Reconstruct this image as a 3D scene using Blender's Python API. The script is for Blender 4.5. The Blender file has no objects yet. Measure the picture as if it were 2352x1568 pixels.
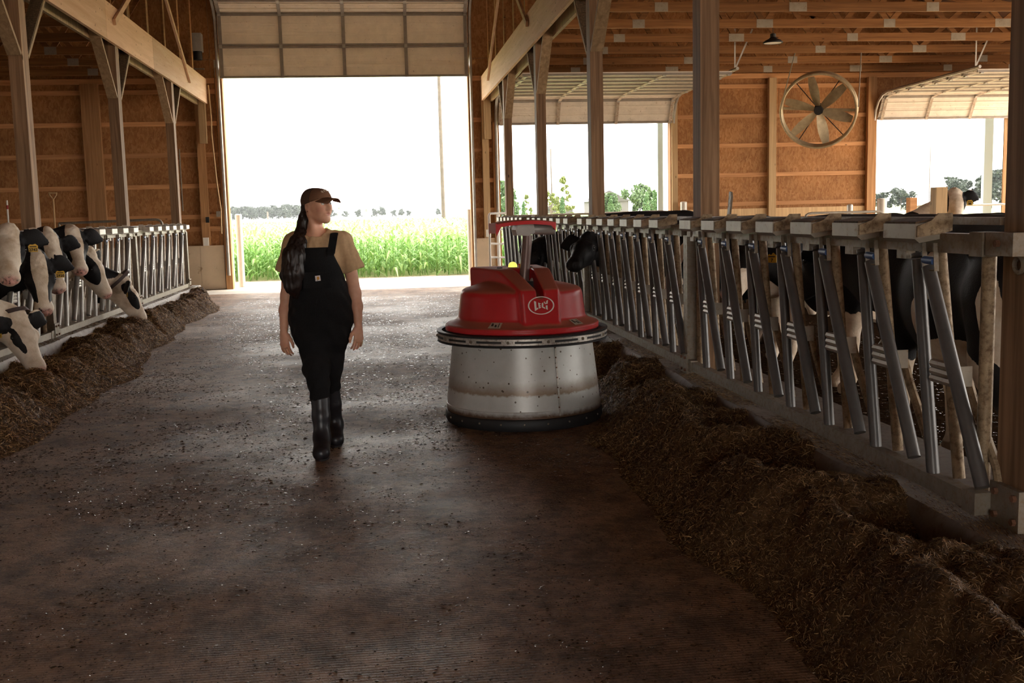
import bpy, bmesh, math, random
import numpy as np
from mathutils import Vector, Matrix, noise as mnoise

SC = bpy.context.scene
COL = SC.collection
random.seed(7)
RNG = np.random.default_rng(11)

# ---------------------------------------------------------------- camera
def setup_camera():
    f, yaw, pitch, roll = 2430.0, math.radians(6.906), math.radians(6.946), math.radians(1.387)
    F = Vector((math.sin(yaw)*math.cos(pitch), math.cos(yaw)*math.cos(pitch), -math.sin(pitch)))
    R0 = Vector((math.cos(yaw), -math.sin(yaw), 0)); U0 = R0.cross(F)
    R = math.cos(roll)*R0 - math.sin(roll)*U0
    U = math.sin(roll)*R0 + math.cos(roll)*U0
    cd = bpy.data.cameras.new('camera'); co = bpy.data.objects.new('camera', cd); COL.objects.link(co)
    cd.sensor_fit = 'HORIZONTAL'; cd.sensor_width = 36.0; cd.lens = 36.0*f/2352.0
    cd.clip_start = 0.05; cd.clip_end = 2000
    co.matrix_world = Matrix(((R.x, U.x, -F.x, 0), (R.y, U.y, -F.y, 0), (R.z, U.z, -F.z, 1.5), (0, 0, 0, 1)))
    SC.camera = co
setup_camera()

# ---------------------------------------------------------------- world, sun, exposure
WD = bpy.data.worlds.new('World'); SC.world = WD; WD.use_nodes = True
WD.node_tree.nodes['Background'].inputs[0].default_value = (1.0, 0.955, 0.90, 1)
WD.node_tree.nodes['Background'].inputs[1].default_value = 1.0
sl = bpy.data.lights.new('sun', 'SUN'); so = bpy.data.objects.new('sun', sl); COL.objects.link(so)
sl.energy = 1.6; sl.angle = math.radians(14); sl.color = (1.0, 0.93, 0.80)
so.rotation_euler = Vector((-0.72, -0.10, -1.0)).to_track_quat('-Z', 'Y').to_euler()
SC.view_settings.view_transform = 'Standard'; SC.view_settings.look = 'None'
SC.view_settings.gamma = 1.0; SC.view_settings.use_curve_mapping = False
SC.view_settings.exposure = 3.25
SC.cycles.use_denoising = True
SC.cycles.max_bounces = 8; SC.cycles.diffuse_bounces = 5; SC.cycles.glossy_bounces = 3
SC.cycles.sample_clamp_indirect = 6.0

# ---------------------------------------------------------------- layout constants (metres, +Y down the aisle)
XL, XR = -3.55, 2.33                 # aisle faces of the post rows
PY = [3.745 + 4.01*k for k in range(5)]   # far faces of the posts
YW = 23.5                            # far wall
ZB, ZT = 3.92, 4.43                  # header beam bottom / top

# ---------------------------------------------------------------- helpers
ORG = {}
class MB:
    def __init__(s): s.v = []; s.f = []; s.m = []; s.cur = 0
    def add(s, vs, fs):
        b = len(s.v); s.v.extend([tuple(p) for p in vs]); s.f.extend([tuple(i+b for i in q) for q in fs]); s.m.extend([s.cur]*len(fs)); return s
    def box(s, x0, x1, y0, y1, z0, z1):
        x0, x1 = min(x0, x1), max(x0, x1); y0, y1 = min(y0, y1), max(y0, y1); z0, z1 = min(z0, z1), max(z0, z1)
        vs = [(x0,y0,z0),(x1,y0,z0),(x1,y1,z0),(x0,y1,z0),(x0,y0,z1),(x1,y0,z1),(x1,y1,z1),(x0,y1,z1)]
        return s.add(vs, [(0,3,2,1),(4,5,6,7),(0,1,5,4),(1,2,6,5),(2,3,7,6),(3,0,4,7)])
    def beam(s, p, q, w, h, side=None):
        """box along p->q; w across 'side', h across the third axis"""
        p = Vector(p); q = Vector(q); d = (q-p).normalized()
        sd = Vector(side) if side is not None else Vector((1,0,0)) if abs(d.x) < .9 else Vector((0,1,0))
        sd = (sd - d*sd.dot(d)).normalized(); up = d.cross(sd)
        vs = []
        for c in (p, q):
            for a, b in ((-1,-1),(1,-1),(1,1),(-1,1)): vs.append(c + sd*a*w/2 + up*b*h/2)
        return s.add(vs, [(0,1,2,3),(7,6,5,4),(0,4,5,1),(1,5,6,2),(2,6,7,3),(3,7,4,0)])
    def tube(s, pts, r, n=10, cap=True, flat=1.0, ref=None):
        pts = [Vector(p) for p in pts]; rs = r if isinstance(r, (list, tuple)) else [r]*len(pts)
        rings = []; prev = None
        for i, p in enumerate(pts):
            d = (pts[min(i+1, len(pts)-1)] - pts[max(i-1, 0)]).normalized()
            if prev is None:
                a = Vector(ref) if ref is not None else (Vector((1,0,0)) if abs(d.x) < .8 else Vector((0,1,0)))
            else: a = prev
            a = (a - d*a.dot(d)).normalized(); prev = a; b = d.cross(a)
            rings.append([p + a*math.cos(2*math.pi*k/n)*rs[i] + b*math.sin(2*math.pi*k/n)*rs[i]*flat for k in range(n)])
        vs = [q for r_ in rings for q in r_]; fs = []
        for i in range(len(pts)-1):
            for k in range(n):
                k2 = (k+1) % n; fs.append((i*n+k, i*n+k2, (i+1)*n+k2, (i+1)*n+k))
        if cap: fs.append(tuple(range(n-1, -1, -1))); fs.append(tuple((len(pts)-1)*n+k for k in range(n)))
        return s.add(vs, fs)
    def lathe(s, prof, n=48, c=(0,0,0), cap=True):
        vs = []; fs = []; m = len(prof)
        for r, z in prof:
            for k in range(n):
                a = 2*math.pi*k/n; vs.append((c[0]+r*math.cos(a), c[1]+r*math.sin(a), c[2]+z))
        for i in range(m-1):
            for k in range(n):
                k2 = (k+1) % n; fs.append((i*n+k, i*n+k2, (i+1)*n+k2, (i+1)*n+k))
        if cap: fs.append(tuple(range(n-1, -1, -1))); fs.append(tuple((m-1)*n+k for k in range(n)))
        return s.add(vs, fs)
    def prism(s, poly, off):
        """closed 3D polygon swept by the vector off"""
        n = len(poly); off = Vector(off); vs = [Vector(p) for p in poly] + [Vector(p)+off for p in poly]
        fs = [tuple(range(n-1, -1, -1)), tuple(range(n, 2*n))] + [(k, (k+1) % n, n+(k+1) % n, n+k) for k in range(n)]
        return s.add(vs, fs)
    def ell(s, c, r, n=12, m=8, R=None):
        vs = []; c = Vector(c)
        for i in range(m+1):
            t = math.pi*i/m
            for k in range(n):
                a = 2*math.pi*k/n
                p = Vector((r[0]*math.sin(t)*math.cos(a), r[1]*math.sin(t)*math.sin(a), r[2]*math.cos(t)))
                vs.append(c + (R @ p if R is not None else p))
        fs = [(i*n+k, (i+1)*n+k, (i+1)*n+(k+1) % n, i*n+(k+1) % n) for i in range(m) for k in range(n)]
        return s.add(vs, fs)
    def mesh(s, name, org=(0,0,0), smooth=None):
        me = bpy.data.meshes.new(name)
        o = Vector(org)
        me.from_pydata([Vector(p)-o for p in s.v], [], s.f)
        if any(s.m): me.polygons.foreach_set('material_index', s.m)
        fix(me, smooth)
        return me
def fix(me, smooth):
    bm = bmesh.new(); bm.from_mesh(me); bmesh.ops.recalc_face_normals(bm, faces=bm.faces); bm.to_mesh(me); bm.free()
    if smooth:
        me.polygons.foreach_set('use_smooth', [True]*len(me.polygons)); me.set_sharp_from_angle(angle=math.radians(smooth))
    me.update()
def tag(o, label=None, cat=None, group=None, kind=None):
    if label: o['label'] = label
    if cat: o['category'] = cat
    if group: o['group'] = group
    if kind: o['kind'] = kind
    return o
def thing(name, label, cat, loc=(0,0,0), group=None, kind=None):
    o = bpy.data.objects.new(name, None); COL.objects.link(o); o.location = loc; o.empty_display_size = .1
    ORG[o.name] = Vector(loc)
    return tag(o, label, cat, group, kind)
def struct(name, loc=(0,0,0)):
    return thing(name, None, None, loc, None, 'structure')
def link(name, me, parent=None, loc=(0,0,0), rot=None, scale=None):
    o = bpy.data.objects.new(name, me); COL.objects.link(o); o.location = loc
    if rot is not None: o.rotation_euler = rot
    if scale is not None: o.scale = scale
    if parent is not None: o.parent = parent
    return o
def part(name, mb, mat, parent=None, smooth=None, label=None):
    """mesh built in world coordinates -> object; parents carry no rotation"""
    if parent is None:
        a = np.array([tuple(p) for p in mb.v]); org = Vector(((a[:,0].min()+a[:,0].max())/2, (a[:,1].min()+a[:,1].max())/2, a[:,2].min()))
        porg = Vector((0,0,0))
    else:
        porg = ORG[parent.name]; org = porg
    me = mb.mesh(name, org, smooth)
    for m in (mat if isinstance(mat, (list, tuple)) else [mat]): me.materials.append(m)
    o = link(name, me, parent, org-porg)
    ORG[o.name] = Vector(org)
    if label: o['label'] = label
    return o
def place(name, me, parent, loc, rot=None, scale=None):
    """shared mesh at a world position under a parent"""
    o = link(name, me, parent, Vector(loc)-ORG[parent.name], rot, scale); ORG[o.name] = Vector(loc); return o

# ---------------------------------------------------------------- materials
def newmat(name):
    m = bpy.data.materials.new(name); m.use_nodes = True; nt = m.node_tree
    return m, nt, nt.nodes['Principled BSDF']
def N(nt, t, **kw):
    n = nt.nodes.new(t)
    for k, v in kw.items():
        if k in n.inputs: n.inputs[k].default_value = v
        else: setattr(n, k, v)
    return n
def L(nt, a, b): nt.links.new(a, b)
def ramp(nt, src, stops, mode='LINEAR'):
    r = nt.nodes.new('ShaderNodeValToRGB'); r.color_ramp.interpolation = mode
    e = r.color_ramp.elements
    while len(e) < len(stops): e.new(.5)
    for i, (p, c) in enumerate(stops): e[i].position = p; e[i].color = (*c, 1) if len(c) == 3 else c
    L(nt, src, r.inputs[0]); return r
def coords(nt, scale=(1,1,1), kind='Object'):
    tc = nt.nodes.new('ShaderNodeTexCoord'); mp = nt.nodes.new('ShaderNodeMapping'); mp.inputs['Scale'].default_value = scale
    if kind == 'World':
        g = nt.nodes.new('ShaderNodeNewGeometry'); L(nt, g.outputs['Position'], mp.inputs[0])
    else: L(nt, tc.outputs[kind], mp.inputs[0])
    return mp.outputs[0]
def bump(nt, b, src, strength, dist=.01):
    n = nt.nodes.new('ShaderNodeBump'); n.inputs['Strength'].default_value = strength; n.inputs['Distance'].default_value = dist
    L(nt, src, n.inputs['Height']); L(nt, n.outputs[0], b.inputs['Normal']); return n
def mat_plain(name, col, rough=.6, metal=0.0, spec=.5, var=0.0, scale=8, bmp=0.0, coat=0.0, dirt=None, dirt_amt=.5):
    m, nt, b = newmat(name)
    b.inputs['Base Color'].default_value = (*col, 1); b.inputs['Roughness'].default_value = rough
    b.inputs['Metallic'].default_value = metal; b.inputs['Specular IOR Level'].default_value = spec
    if coat: b.inputs['Coat Weight'].default_value = coat
    if var or dirt:
        co = coords(nt, (1,1,1), 'World')
        nz = N(nt, 'ShaderNodeTexNoise', Scale=scale, Detail=6.0, Roughness=.65); L(nt, co, nz.inputs['Vector'])
        lo = tuple(max(0, c*(1-var)) for c in col); hi = tuple(min(1, c*(1+var)) for c in col)
        r = ramp(nt, nz.outputs['Fac'], [(.3, lo), (.7, hi)]); out = r.outputs[0]
        if dirt:
            n2 = N(nt, 'ShaderNodeTexNoise', Scale=scale*2.7, Detail=8.0, Roughness=.75); L(nt, co, n2.inputs['Vector'])
            rr = ramp(nt, n2.outputs['Fac'], [(.62-.3*dirt_amt, (0,0,0)), (.74-.2*dirt_amt, (1,1,1))])
            mx = N(nt, 'ShaderNodeMix', data_type='RGBA'); L(nt, rr.outputs[0], mx.inputs[0]); L(nt, out, mx.inputs[6]); mx.inputs[7].default_value = (*dirt, 1)
            out = mx.outputs[2]
            inv = N(nt, 'ShaderNodeMath', operation='MULTIPLY'); L(nt, rr.outputs[0], inv.inputs[0]); inv.inputs[1].default_value = .85-rough if rough < .85 else 0
            ad = N(nt, 'ShaderNodeMath', operation='ADD'); L(nt, inv.outputs[0], ad.inputs[0]); ad.inputs[1].default_value = rough; L(nt, ad.outputs[0], b.inputs['Roughness'])
            if metal:
                im = N(nt, 'ShaderNodeMath', operation='MULTIPLY_ADD'); L(nt, rr.outputs[0], im.inputs[0]); im.inputs[1].default_value = -metal; im.inputs[2].default_value = metal; L(nt, im.outputs[0], b.inputs['Metallic'])
        L(nt, out, b.inputs['Base Color'])
        if bmp: bump(nt, b, nz.outputs['Fac'], bmp)
    return m
def mat_wood(name, dark, light, axis=2, rough=.75, knots=True, grain=1.0, splat=None):
    """sawn lumber: grain stretched along one world axis, knots, fly specks"""
    m, nt, b = newmat(name)
    sc = [14.0*grain]*3; sc[axis] = .55
    co = coords(nt, tuple(sc), 'World')
    nz = N(nt, 'ShaderNodeTexNoise', Scale=1.6, Detail=5.0, Roughness=.6, Distortion=.6); L(nt, co, nz.inputs['Vector'])
    r = ramp(nt, nz.outputs['Fac'], [(.30, dark), (.52, tuple((a+c)/2 for a, c in zip(dark, light))), (.70, light)])
    out = r.outputs[0]
    oi = nt.nodes.new('ShaderNodeObjectInfo')
    hv = N(nt, 'ShaderNodeHueSaturation'); mr = N(nt, 'ShaderNodeMapRange'); mr.inputs[3].default_value = .78; mr.inputs[4].default_value = 1.18
    L(nt, oi.outputs['Random'], mr.inputs[0]); L(nt, mr.outputs[0], hv.inputs['Value']); L(nt, out, hv.inputs['Color']); out = hv.outputs[0]
    c2 = coords(nt, (1,1,1), 'World')
    if knots:
        kv = coords(nt, tuple(2.2 if i != axis else .9 for i in range(3)), 'World')
        vo = N(nt, 'ShaderNodeTexVoronoi', Scale=2.4); L(nt, kv, vo.inputs['Vector'])
        kr = ramp(nt, vo.outputs['Distance'], [(.035, (1,1,1)), (.085, (0,0,0))])
        mx = N(nt, 'ShaderNodeMix', data_type='RGBA'); L(nt, kr.outputs[0], mx.inputs[0]); L(nt, out, mx.inputs[6]); mx.inputs[7].default_value = (*[c*.35 for c in dark], 1); out = mx.outputs[2]
    if splat:
        vs = N(nt, 'ShaderNodeTexVoronoi', Scale=9.0); L(nt, c2, vs.inputs['Vector'])
        sr = ramp(nt, vs.outputs['Distance'], [(.07, (1,1,1)), (.13, (0,0,0))])
        mx = N(nt, 'ShaderNodeMix', data_type='RGBA'); L(nt, sr.outputs[0], mx.inputs[0]); L(nt, out, mx.inputs[6]); mx.inputs[7].default_value = (*splat, 1); out = mx.outputs[2]
    L(nt, out, b.inputs['Base Color']); b.inputs['Roughness'].default_value = rough; b.inputs['Specular IOR Level'].default_value = .25
    bump(nt, b, nz.outputs['Fac'], .25, .004)
    return m
def mat_osb(name, c1, c2, c3):
    m, nt, b = newmat(name)
    co = coords(nt, (1,1,1), 'World')
    dn = N(nt, 'ShaderNodeTexNoise', Scale=9.0, Detail=3.0); L(nt, co, dn.inputs['Vector'])
    mxv = N(nt, 'ShaderNodeMix', data_type='VECTOR'); mxv.inputs[0].default_value = .10; L(nt, co, mxv.inputs[4]); L(nt, dn.outputs['Color'], mxv.inputs[5])
    v1 = N(nt, 'ShaderNodeTexVoronoi', Scale=22.0); L(nt, mxv.outputs[1], v1.inputs['Vector'])
    mp = N(nt, 'ShaderNodeMapping'); mp.inputs['Scale'].default_value = (1, 1, .35); mp.inputs['Rotation'].default_value = (0, .6, 0); L(nt, mxv.outputs[1], mp.inputs[0])
    v2 = N(nt, 'ShaderNodeTexVoronoi', Scale=44.0); L(nt, mp.outputs[0], v2.inputs['Vector'])
    sp = nt.nodes.new('ShaderNodeSeparateColor'); L(nt, v2.outputs['Color'], sp.inputs[0])
    r = ramp(nt, sp.outputs[0], [(.05, c1), (.5, c2), (.95, c3)])
    n2 = N(nt, 'ShaderNodeTexNoise', Scale=1.3, Detail=4.0); L(nt, co, n2.inputs['Vector'])
    r2 = ramp(nt, n2.outputs['Fac'], [(.3, (.62,.60,.58)), (.7, (1,1,1))])
    mx = N(nt, 'ShaderNodeMix', data_type='RGBA', blend_type='MULTIPLY'); mx.inputs[0].default_value = 1; L(nt, r.outputs[0], mx.inputs[6]); L(nt, r2.outputs[0], mx.inputs[7])
    L(nt, mx.outputs[2], b.inputs['Base Color']); b.inputs['Roughness'].default_value = .75; b.inputs['Specular IOR Level'].default_value = .25
    bump(nt, b, sp.outputs[0], .25, .004)
    return m
M = {}
M['post'] = mat_wood('weathered_post_wood', (.135,.076,.040), (.34,.205,.115), 2)
M['beam'] = mat_wood('header_beam_wood', (.57,.34,.20), (.70,.46,.30), 1, knots=False, grain=.6, splat=(.10,.06,.035))
M['truss'] = mat_wood('truss_lumber', (.18,.080,.028), (.35,.165,.062), 0)
M['brace'] = mat_wood('knee_brace_wood', (.26,.17,.09), (.48,.33,.19), 2, knots=False)
M['girt'] = mat_wood('girt_lumber', (.40,.185,.075), (.64,.33,.145), 0)
M['stud'] = mat_wood('stud_lumber', (.28,.135,.055), (.50,.27,.12), 2)
M['lightstud'] = mat_wood('pale_stud_lumber', (.42,.27,.135), (.62,.42,.22), 2)
M['osb'] = mat_osb('osb_sheathing', (.34,.145,.048), (.41,.190,.068), (.48,.235,.093))
M['deck'] = mat_plain('roof_deck', (.11,.045,.018), .85, var=.35, scale=3)
M['paleboard'] = mat_plain('pale_washboard', (.60,.46,.31), .7, var=.10, scale=2, dirt=(.20,.10,.04), dirt_amt=.12)
M['galv'] = mat_plain('galvanised_steel', (.23,.195,.15), .48, metal=.45, var=.18, scale=14, dirt=(.20,.135,.075), dirt_amt=.45)
M['galv_clean'] = mat_plain('bare_galvanised_tube', (.105,.098,.093), .42, metal=.45, var=.15, scale=9, dirt=(.16,.10,.06), dirt_amt=.05)
M['galv_dirty'] = mat_plain('manure_stained_tube', (.30,.215,.125), .55, metal=.25, var=.3, scale=12, dirt=(.13,.075,.035), dirt_amt=.5)
M['galv_lit'] = mat_plain('lit_zinc_tube', (.36,.345,.32), .35, metal=.6, var=.15, scale=9, dirt=(.2,.13,.08), dirt_amt=.08)  # left-fence copy of the bare tube, its light put into the colour
M['galv_dirty_lit'] = mat_plain('lit_stained_tube', (.52,.45,.36), .5, metal=.3, var=.2, scale=12, dirt=(.22,.14,.08), dirt_amt=.2)  # left-fence copy of the stained tube, brightened to paint it lit
M['galv_white'] = mat_plain('zinc_plate', (.33,.285,.225), .5, metal=.3, var=.12, scale=10, dirt=(.22,.14,.08), dirt_amt=.18)
M['white_paint'] = mat_plain('white_door_skin', (.68,.60,.50), .5, var=.10, scale=5, dirt=(.24,.14,.06), dirt_amt=.10)
M['rust_stile'] = mat_plain('rusty_door_stile', (.40,.33,.25), .6, metal=.2, var=.3, scale=10, dirt=(.25,.09,.04), dirt_amt=.4)
M['door_skin_in'] = mat_plain('door_inner_skin', (.88,.79,.66), .5, var=.08, scale=5, dirt=(.18,.11,.06), dirt_amt=.04)
M['door_stile'] = mat_plain('door_grey_stile', (.27,.235,.20), .5, metal=.3, var=.15, scale=9)
M['track'] = mat_plain('door_track_steel', (.40,.37,.33), .45, metal=.6, var=.2, scale=9)
M['bollard'] = mat_plain('bollard_pipe', (.55,.50,.43), .4, metal=.2, var=.06, scale=4, dirt=(.42,.28,.15), dirt_amt=.10)
M['blue'] = mat_plain('blue_plastic', (.04,.09,.24), .45)
M['conc'] = mat_plain('curb_concrete', (.36,.32,.28), .7, var=.2, scale=6, bmp=.2, dirt=(.13,.085,.05), dirt_amt=.25)
M['conc_dirty'] = mat_plain('stained_curb_concrete', (.14,.10,.072), .75, var=.25, scale=6, bmp=.2, dirt=(.09,.055,.03), dirt_amt=.4)
M['dark'] = mat_plain('dark_rubber', (.012,.012,.013), .6)
M['rust'] = mat_plain('rusty_steel', (.19,.09,.05), .7, metal=.3, var=.4, scale=20)
M['dusty'] = mat_plain('dusty_brace_top', (.13,.085,.045), .95, var=.6, scale=45, bmp=.6)
# ================================================================ setting
def mat_floor():
    m, nt, b = newmat('aisle_concrete')
    co = coords(nt, (1,1,1), 'World')
    n1 = N(nt, 'ShaderNodeTexNoise', Scale=.55, Detail=5.0, Roughness=.6); L(nt, co, n1.inputs['Vector'])
    n2 = N(nt, 'ShaderNodeTexNoise', Scale=9.0, Detail=8.0, Roughness=.75); L(nt, co, n2.inputs['Vector'])
    base = ramp(nt, n1.outputs['Fac'], [(.32, (.24,.125,.066)), (.55, (.37,.215,.125)), (.72, (.49,.33,.22))])
    n4 = N(nt, 'ShaderNodeTexNoise', Scale=2.6, Detail=9.0, Roughness=.72); L(nt, co, n4.inputs['Vector'])
    dm = ramp(nt, n4.outputs['Fac'], [(.47, (0,0,0)), (.60, (.85,)*3)]); dx = N(nt, 'ShaderNodeMix', data_type='RGBA'); L(nt, dm.outputs[0], dx.inputs[0]); L(nt, base.outputs[0], dx.inputs[6]); dx.inputs[7].default_value = (.165,.090,.050,1)
    gr = ramp(nt, n2.outputs['Fac'], [(.40, (.30,.26,.22)), (.58, (1,1,1))])
    mx = N(nt, 'ShaderNodeMix', data_type='RGBA', blend_type='MULTIPLY'); mx.inputs[0].default_value = .75
    L(nt, dx.outputs[2], mx.inputs[6]); L(nt, gr.outputs[0], mx.inputs[7]); L(nt, mx.outputs[2], b.inputs['Base Color'])
    rr = ramp(nt, n1.outputs['Fac'], [(.35, (.75,)*3), (.6, (.48,)*3)]); L(nt, rr.outputs[0], b.inputs['Roughness'])
    b.inputs['Specular IOR Level'].default_value = .25
    wv = N(nt, 'ShaderNodeTexWave', Scale=16.0, Distortion=2.0, Detail=2.0); wv.bands_direction = 'Y'
    wv.inputs['Detail Scale'].default_value = .6; L(nt, co, wv.inputs['Vector'])
    n3 = N(nt, 'ShaderNodeTexNoise', Scale=60.0, Detail=5.0, Roughness=.7); L(nt, co, n3.inputs['Vector'])
    a1 = N(nt, 'ShaderNodeMath', operation='MULTIPLY_ADD'); L(nt, wv.outputs['Fac'], a1.inputs[0]); a1.inputs[1].default_value = .35; L(nt, n3.outputs['Fac'], a1.inputs[2])
    a2 = N(nt, 'ShaderNodeMath', operation='MULTIPLY_ADD'); L(nt, n2.outputs['Fac'], a2.inputs[0]); a2.inputs[1].default_value = 2.2; L(nt, a1.outputs[0], a2.inputs[2])
    bump(nt, b, a2.outputs[0], .8, .014)
    # crumbs trodden into the surface
    vc = N(nt, 'ShaderNodeTexVoronoi', Scale=75.0); L(nt, co, vc.inputs['Vector']); vs = nt.nodes.new('ShaderNodeSeparateColor'); L(nt, vc.outputs['Color'], vs.inputs[0])
    cm = N(nt, 'ShaderNodeMath', operation='MULTIPLY_ADD'); L(nt, vs.outputs[0], cm.inputs[0]); cm.inputs[1].default_value = -.55; L(nt, vc.outputs['Distance'], cm.inputs[2])
    n5 = N(nt, 'ShaderNodeMath', operation='MULTIPLY_ADD'); L(nt, n4.outputs['Fac'], n5.inputs[0]); n5.inputs[1].default_value = -.9; L(nt, cm.outputs[0], n5.inputs[2])
    cr = ramp(nt, n5.outputs[0], [(.0, (1,1,1)), (.02, (0,0,0))]); ad5 = N(nt, 'ShaderNodeMath', operation='ADD'); L(nt, n5.outputs[0], ad5.inputs[0]); ad5.inputs[1].default_value = .63; L(nt, ad5.outputs[0], cr.inputs[0])
    cx = N(nt, 'ShaderNodeMix', data_type='RGBA'); L(nt, cr.outputs[0], cx.inputs[0]); L(nt, mx.outputs[2], cx.inputs[6]); cx.inputs[7].default_value = (.085,.045,.024,1); L(nt, cx.outputs[2], b.inputs['Base Color'])
    return m
def mat_wet():
    m, nt, b = newmat('wet_pen_floor')
    co = coords(nt, (1,1,1), 'World')
    n2 = N(nt, 'ShaderNodeTexNoise', Scale=16.0, Detail=6.0, Roughness=.7); L(nt, co, n2.inputs['Vector'])
    r = ramp(nt, n2.outputs['Fac'], [(.35, (.012,.007,.0045)), (.65, (.04,.023,.013))]); L(nt, r.outputs[0], b.inputs['Base Color'])
    b.inputs['Roughness'].default_value = .8; b.inputs['Specular IOR Level'].default_value = 0.0
    bump(nt, b, n2.outputs['Fac'], .6, .03)
    return m
def mat_gravel():
    m, nt, b = newmat('outdoor_gravel')
    co = coords(nt, (1,1,1), 'World')
    v = N(nt, 'ShaderNodeTexVoronoi', Scale=28.0); L(nt, co, v.inputs['Vector'])
    sp = nt.nodes.new('ShaderNodeSeparateColor'); L(nt, v.outputs['Color'], sp.inputs[0])
    r = ramp(nt, sp.outputs[0], [(0, (.26,.20,.14)), (1, (.46,.38,.29))]); L(nt, r.outputs[0], b.inputs['Base Color'])
    b.inputs['Roughness'].default_value = .9
    bump(nt, b, v.outputs['Distance'], .6, .02)
    return m
M['floor'] = mat_floor(); M['wet'] = mat_wet(); M['gravel'] = mat_gravel()
M['bounce_floor'] = mat_plain('bounce_sand', (.42,.32,.21), .95, var=.15, scale=3)  # kept pale so the unseen floor throws light back up
M['soil'] = mat_plain('field_soil', (.17,.15,.06), .95, var=.3, scale=2)
M['lawn'] = mat_plain('far_grass', (.24,.25,.10), .95, var=.25, scale=.3)
M['apron'] = mat_plain('apron_concrete', (.46,.41,.35), .75, var=.12, scale=3, dirt=(.22,.16,.11), dirt_amt=.18)

def s_tag(o): o['kind'] = 'structure'; return o
s_tag(part('floor', MB().box(XL-.45, XR+.45, -9, YW-1.6, -.25, 0), M['floor']))
for i, (a, b_) in enumerate(((YW-1.6, YW-.78), (YW-.77, YW+.2))):
    s_tag(part('floor_threshold_slab', MB().box(XL-.45, XR+.45, a+.008, b_, -.25, 0.0), M['apron']))
s_tag(part('pen_floor', MB().box(XR+.452, 6.2, -9, YW+.2, -.25, 0), M['wet']))
s_tag(part('pen_bounce_sand', MB().box(6.202, 15.4, -9, YW+.2, -.25, .04), M['bounce_floor']))  # unseen paler floor, added to bounce light up into the trusses
s_tag(part('pen_floor', MB().box(-13.4, XL-.452, -9, YW+.2, -.25, 0), M['conc']))
s_tag(part('ground', MB().box(-60, 120, YW+.2, YW+3.2, -.3, -.01), M['gravel']))
s_tag(part('ground', MB().box(-400, 500, YW+3.2, 900, -.3, -.02), M['lawn']))
s_tag(part('ground', MB().box(-120, 130, -120, -9, -.3, -.02), M['gravel']))
s_tag(part('ground', MB().box(-120, -13.4, -9, YW+.2, -.3, -.02), M['gravel']))
s_tag(part('ground', MB().box(15.4, 130, -9, YW+.2, -.3, -.02), M['gravel']))

# feed curbs: long concrete steps the headlocks stand on
def curb(name, x0, x1, y0, y1, z, side):
    mb = MB(); ys = np.linspace(y0, y1, 40); bev = .03
    xf = x0 if side > 0 else x1; sg = 1 if side > 0 else -1; xb = x1 if side > 0 else x0
    prof = [(xf, -.02), (xf+sg*.01, z-bev), (xf+sg*bev, z), (xb, z), (xb, -.02)]
    vs = []; fs = []
    for k, y in enumerate(ys):
        for j, (x, zz) in enumerate(prof):
            w = .012*math.sin(y*3.1+j)+.008*math.sin(y*7.7) if j in (1, 2) else 0
            vs.append((x+w*.5, y, zz+w*.6))
    n = len(prof)
    for k in range(len(ys)-1):
        for j in range(n-1): fs.append((k*n+j, k*n+j+1, (k+1)*n+j+1, (k+1)*n+j))
    fs += [tuple(range(n)), tuple((len(ys)-1)*n+j for j in range(n-1, -1, -1))]
    mb.add(vs, fs)
    return part(name, mb, M['conc_dirty'] if side > 0 else M['conc'], None, 40)
tag(curb('feed_curb', XR-.20, XR+.45, -2, 20.3, .27, 1), 'dirty concrete feed curb under the right headlocks', 'curb')
tag(curb('feed_curb', XL-.45, XL+.22, 5, 20.2, .30, -1), 'pale concrete feed curb under the left headlocks', 'curb')

# ---------------------------------------------------------------- far wall
wall = struct('wall_back', (0, YW, 0))
OPEN = [(-3.2, 2.0, 4.44), (2.66, 6.51, 3.42), (11.36, 14.6, 3.42)]
GZ = [.95, 1.57, 2.22, 2.88, 3.53, 4.19]
def roof_z(x): return 8.6 - (-.6-x)*.286 if x < -.6 else 8.6 - (x+.6)*.196
def sheets(x0, x1, rows):
    for a, b_ in rows:
        x = x0
        while x < x1-.05:
            xe = min(x+2.44, x1)
            part('osb_sheet', MB().box(x+.003, xe-.003, YW+.002, YW+.016, a+.002, b_-.002), M['osb'], wall); x = xe
rows = [(.95, 2.22), (2.22, 3.53), (3.53, 4.85)]
sheets(-13.2, -3.36, rows); sheets(6.62, 11.28, rows); sheets(14.7, 15.1, rows)
sheets(2.06, 2.6, [(.95, 2.22), (2.22, 3.53)])
sheets(2.06, 6.62, [(3.53, 4.85)]); sheets(11.28, 14.7, [(3.53, 4.85)])
# gable sheathing over everything, stepping up to the roof
x = -13.2
while x < 15.0:
    xe = min(x+2.44, 15.1); t0 = 4.85
    part('osb_sheet', MB().prism([(x+.003, YW+.002, t0+.003), (xe-.003, YW+.002, t0+.003), (xe-.003, YW+.002, max(roof_z(xe), t0+.02)), (x+.003, YW+.002, max(roof_z(x), t0+.02))], (0, .014, 0)), M['osb'], wall); x = xe
# steel siding outside
sd = MB()
for a, b_, z0, z1 in ((-13.4, -3.2, 0, 4.85), (2.0, 2.66, 0, 4.85), (6.51, 11.36, 0, 4.85), (14.6, 15.4, 0, 4.85), (2.66, 6.51, 3.42, 4.85), (11.36, 14.6, 3.42, 4.85)):
    sd.box(a, b_, YW+.10, YW+.12, z0, z1)
sd.prism([(-13.4, YW+.10, 4.851), (15.4, YW+.10, 4.851), (15.4, YW+.10, 5.5), (-.6, YW+.10, 8.7), (-13.4, YW+.10, 5.1)], (0, .02, 0))
part('siding', sd, M['galv_white'], wall)
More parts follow.
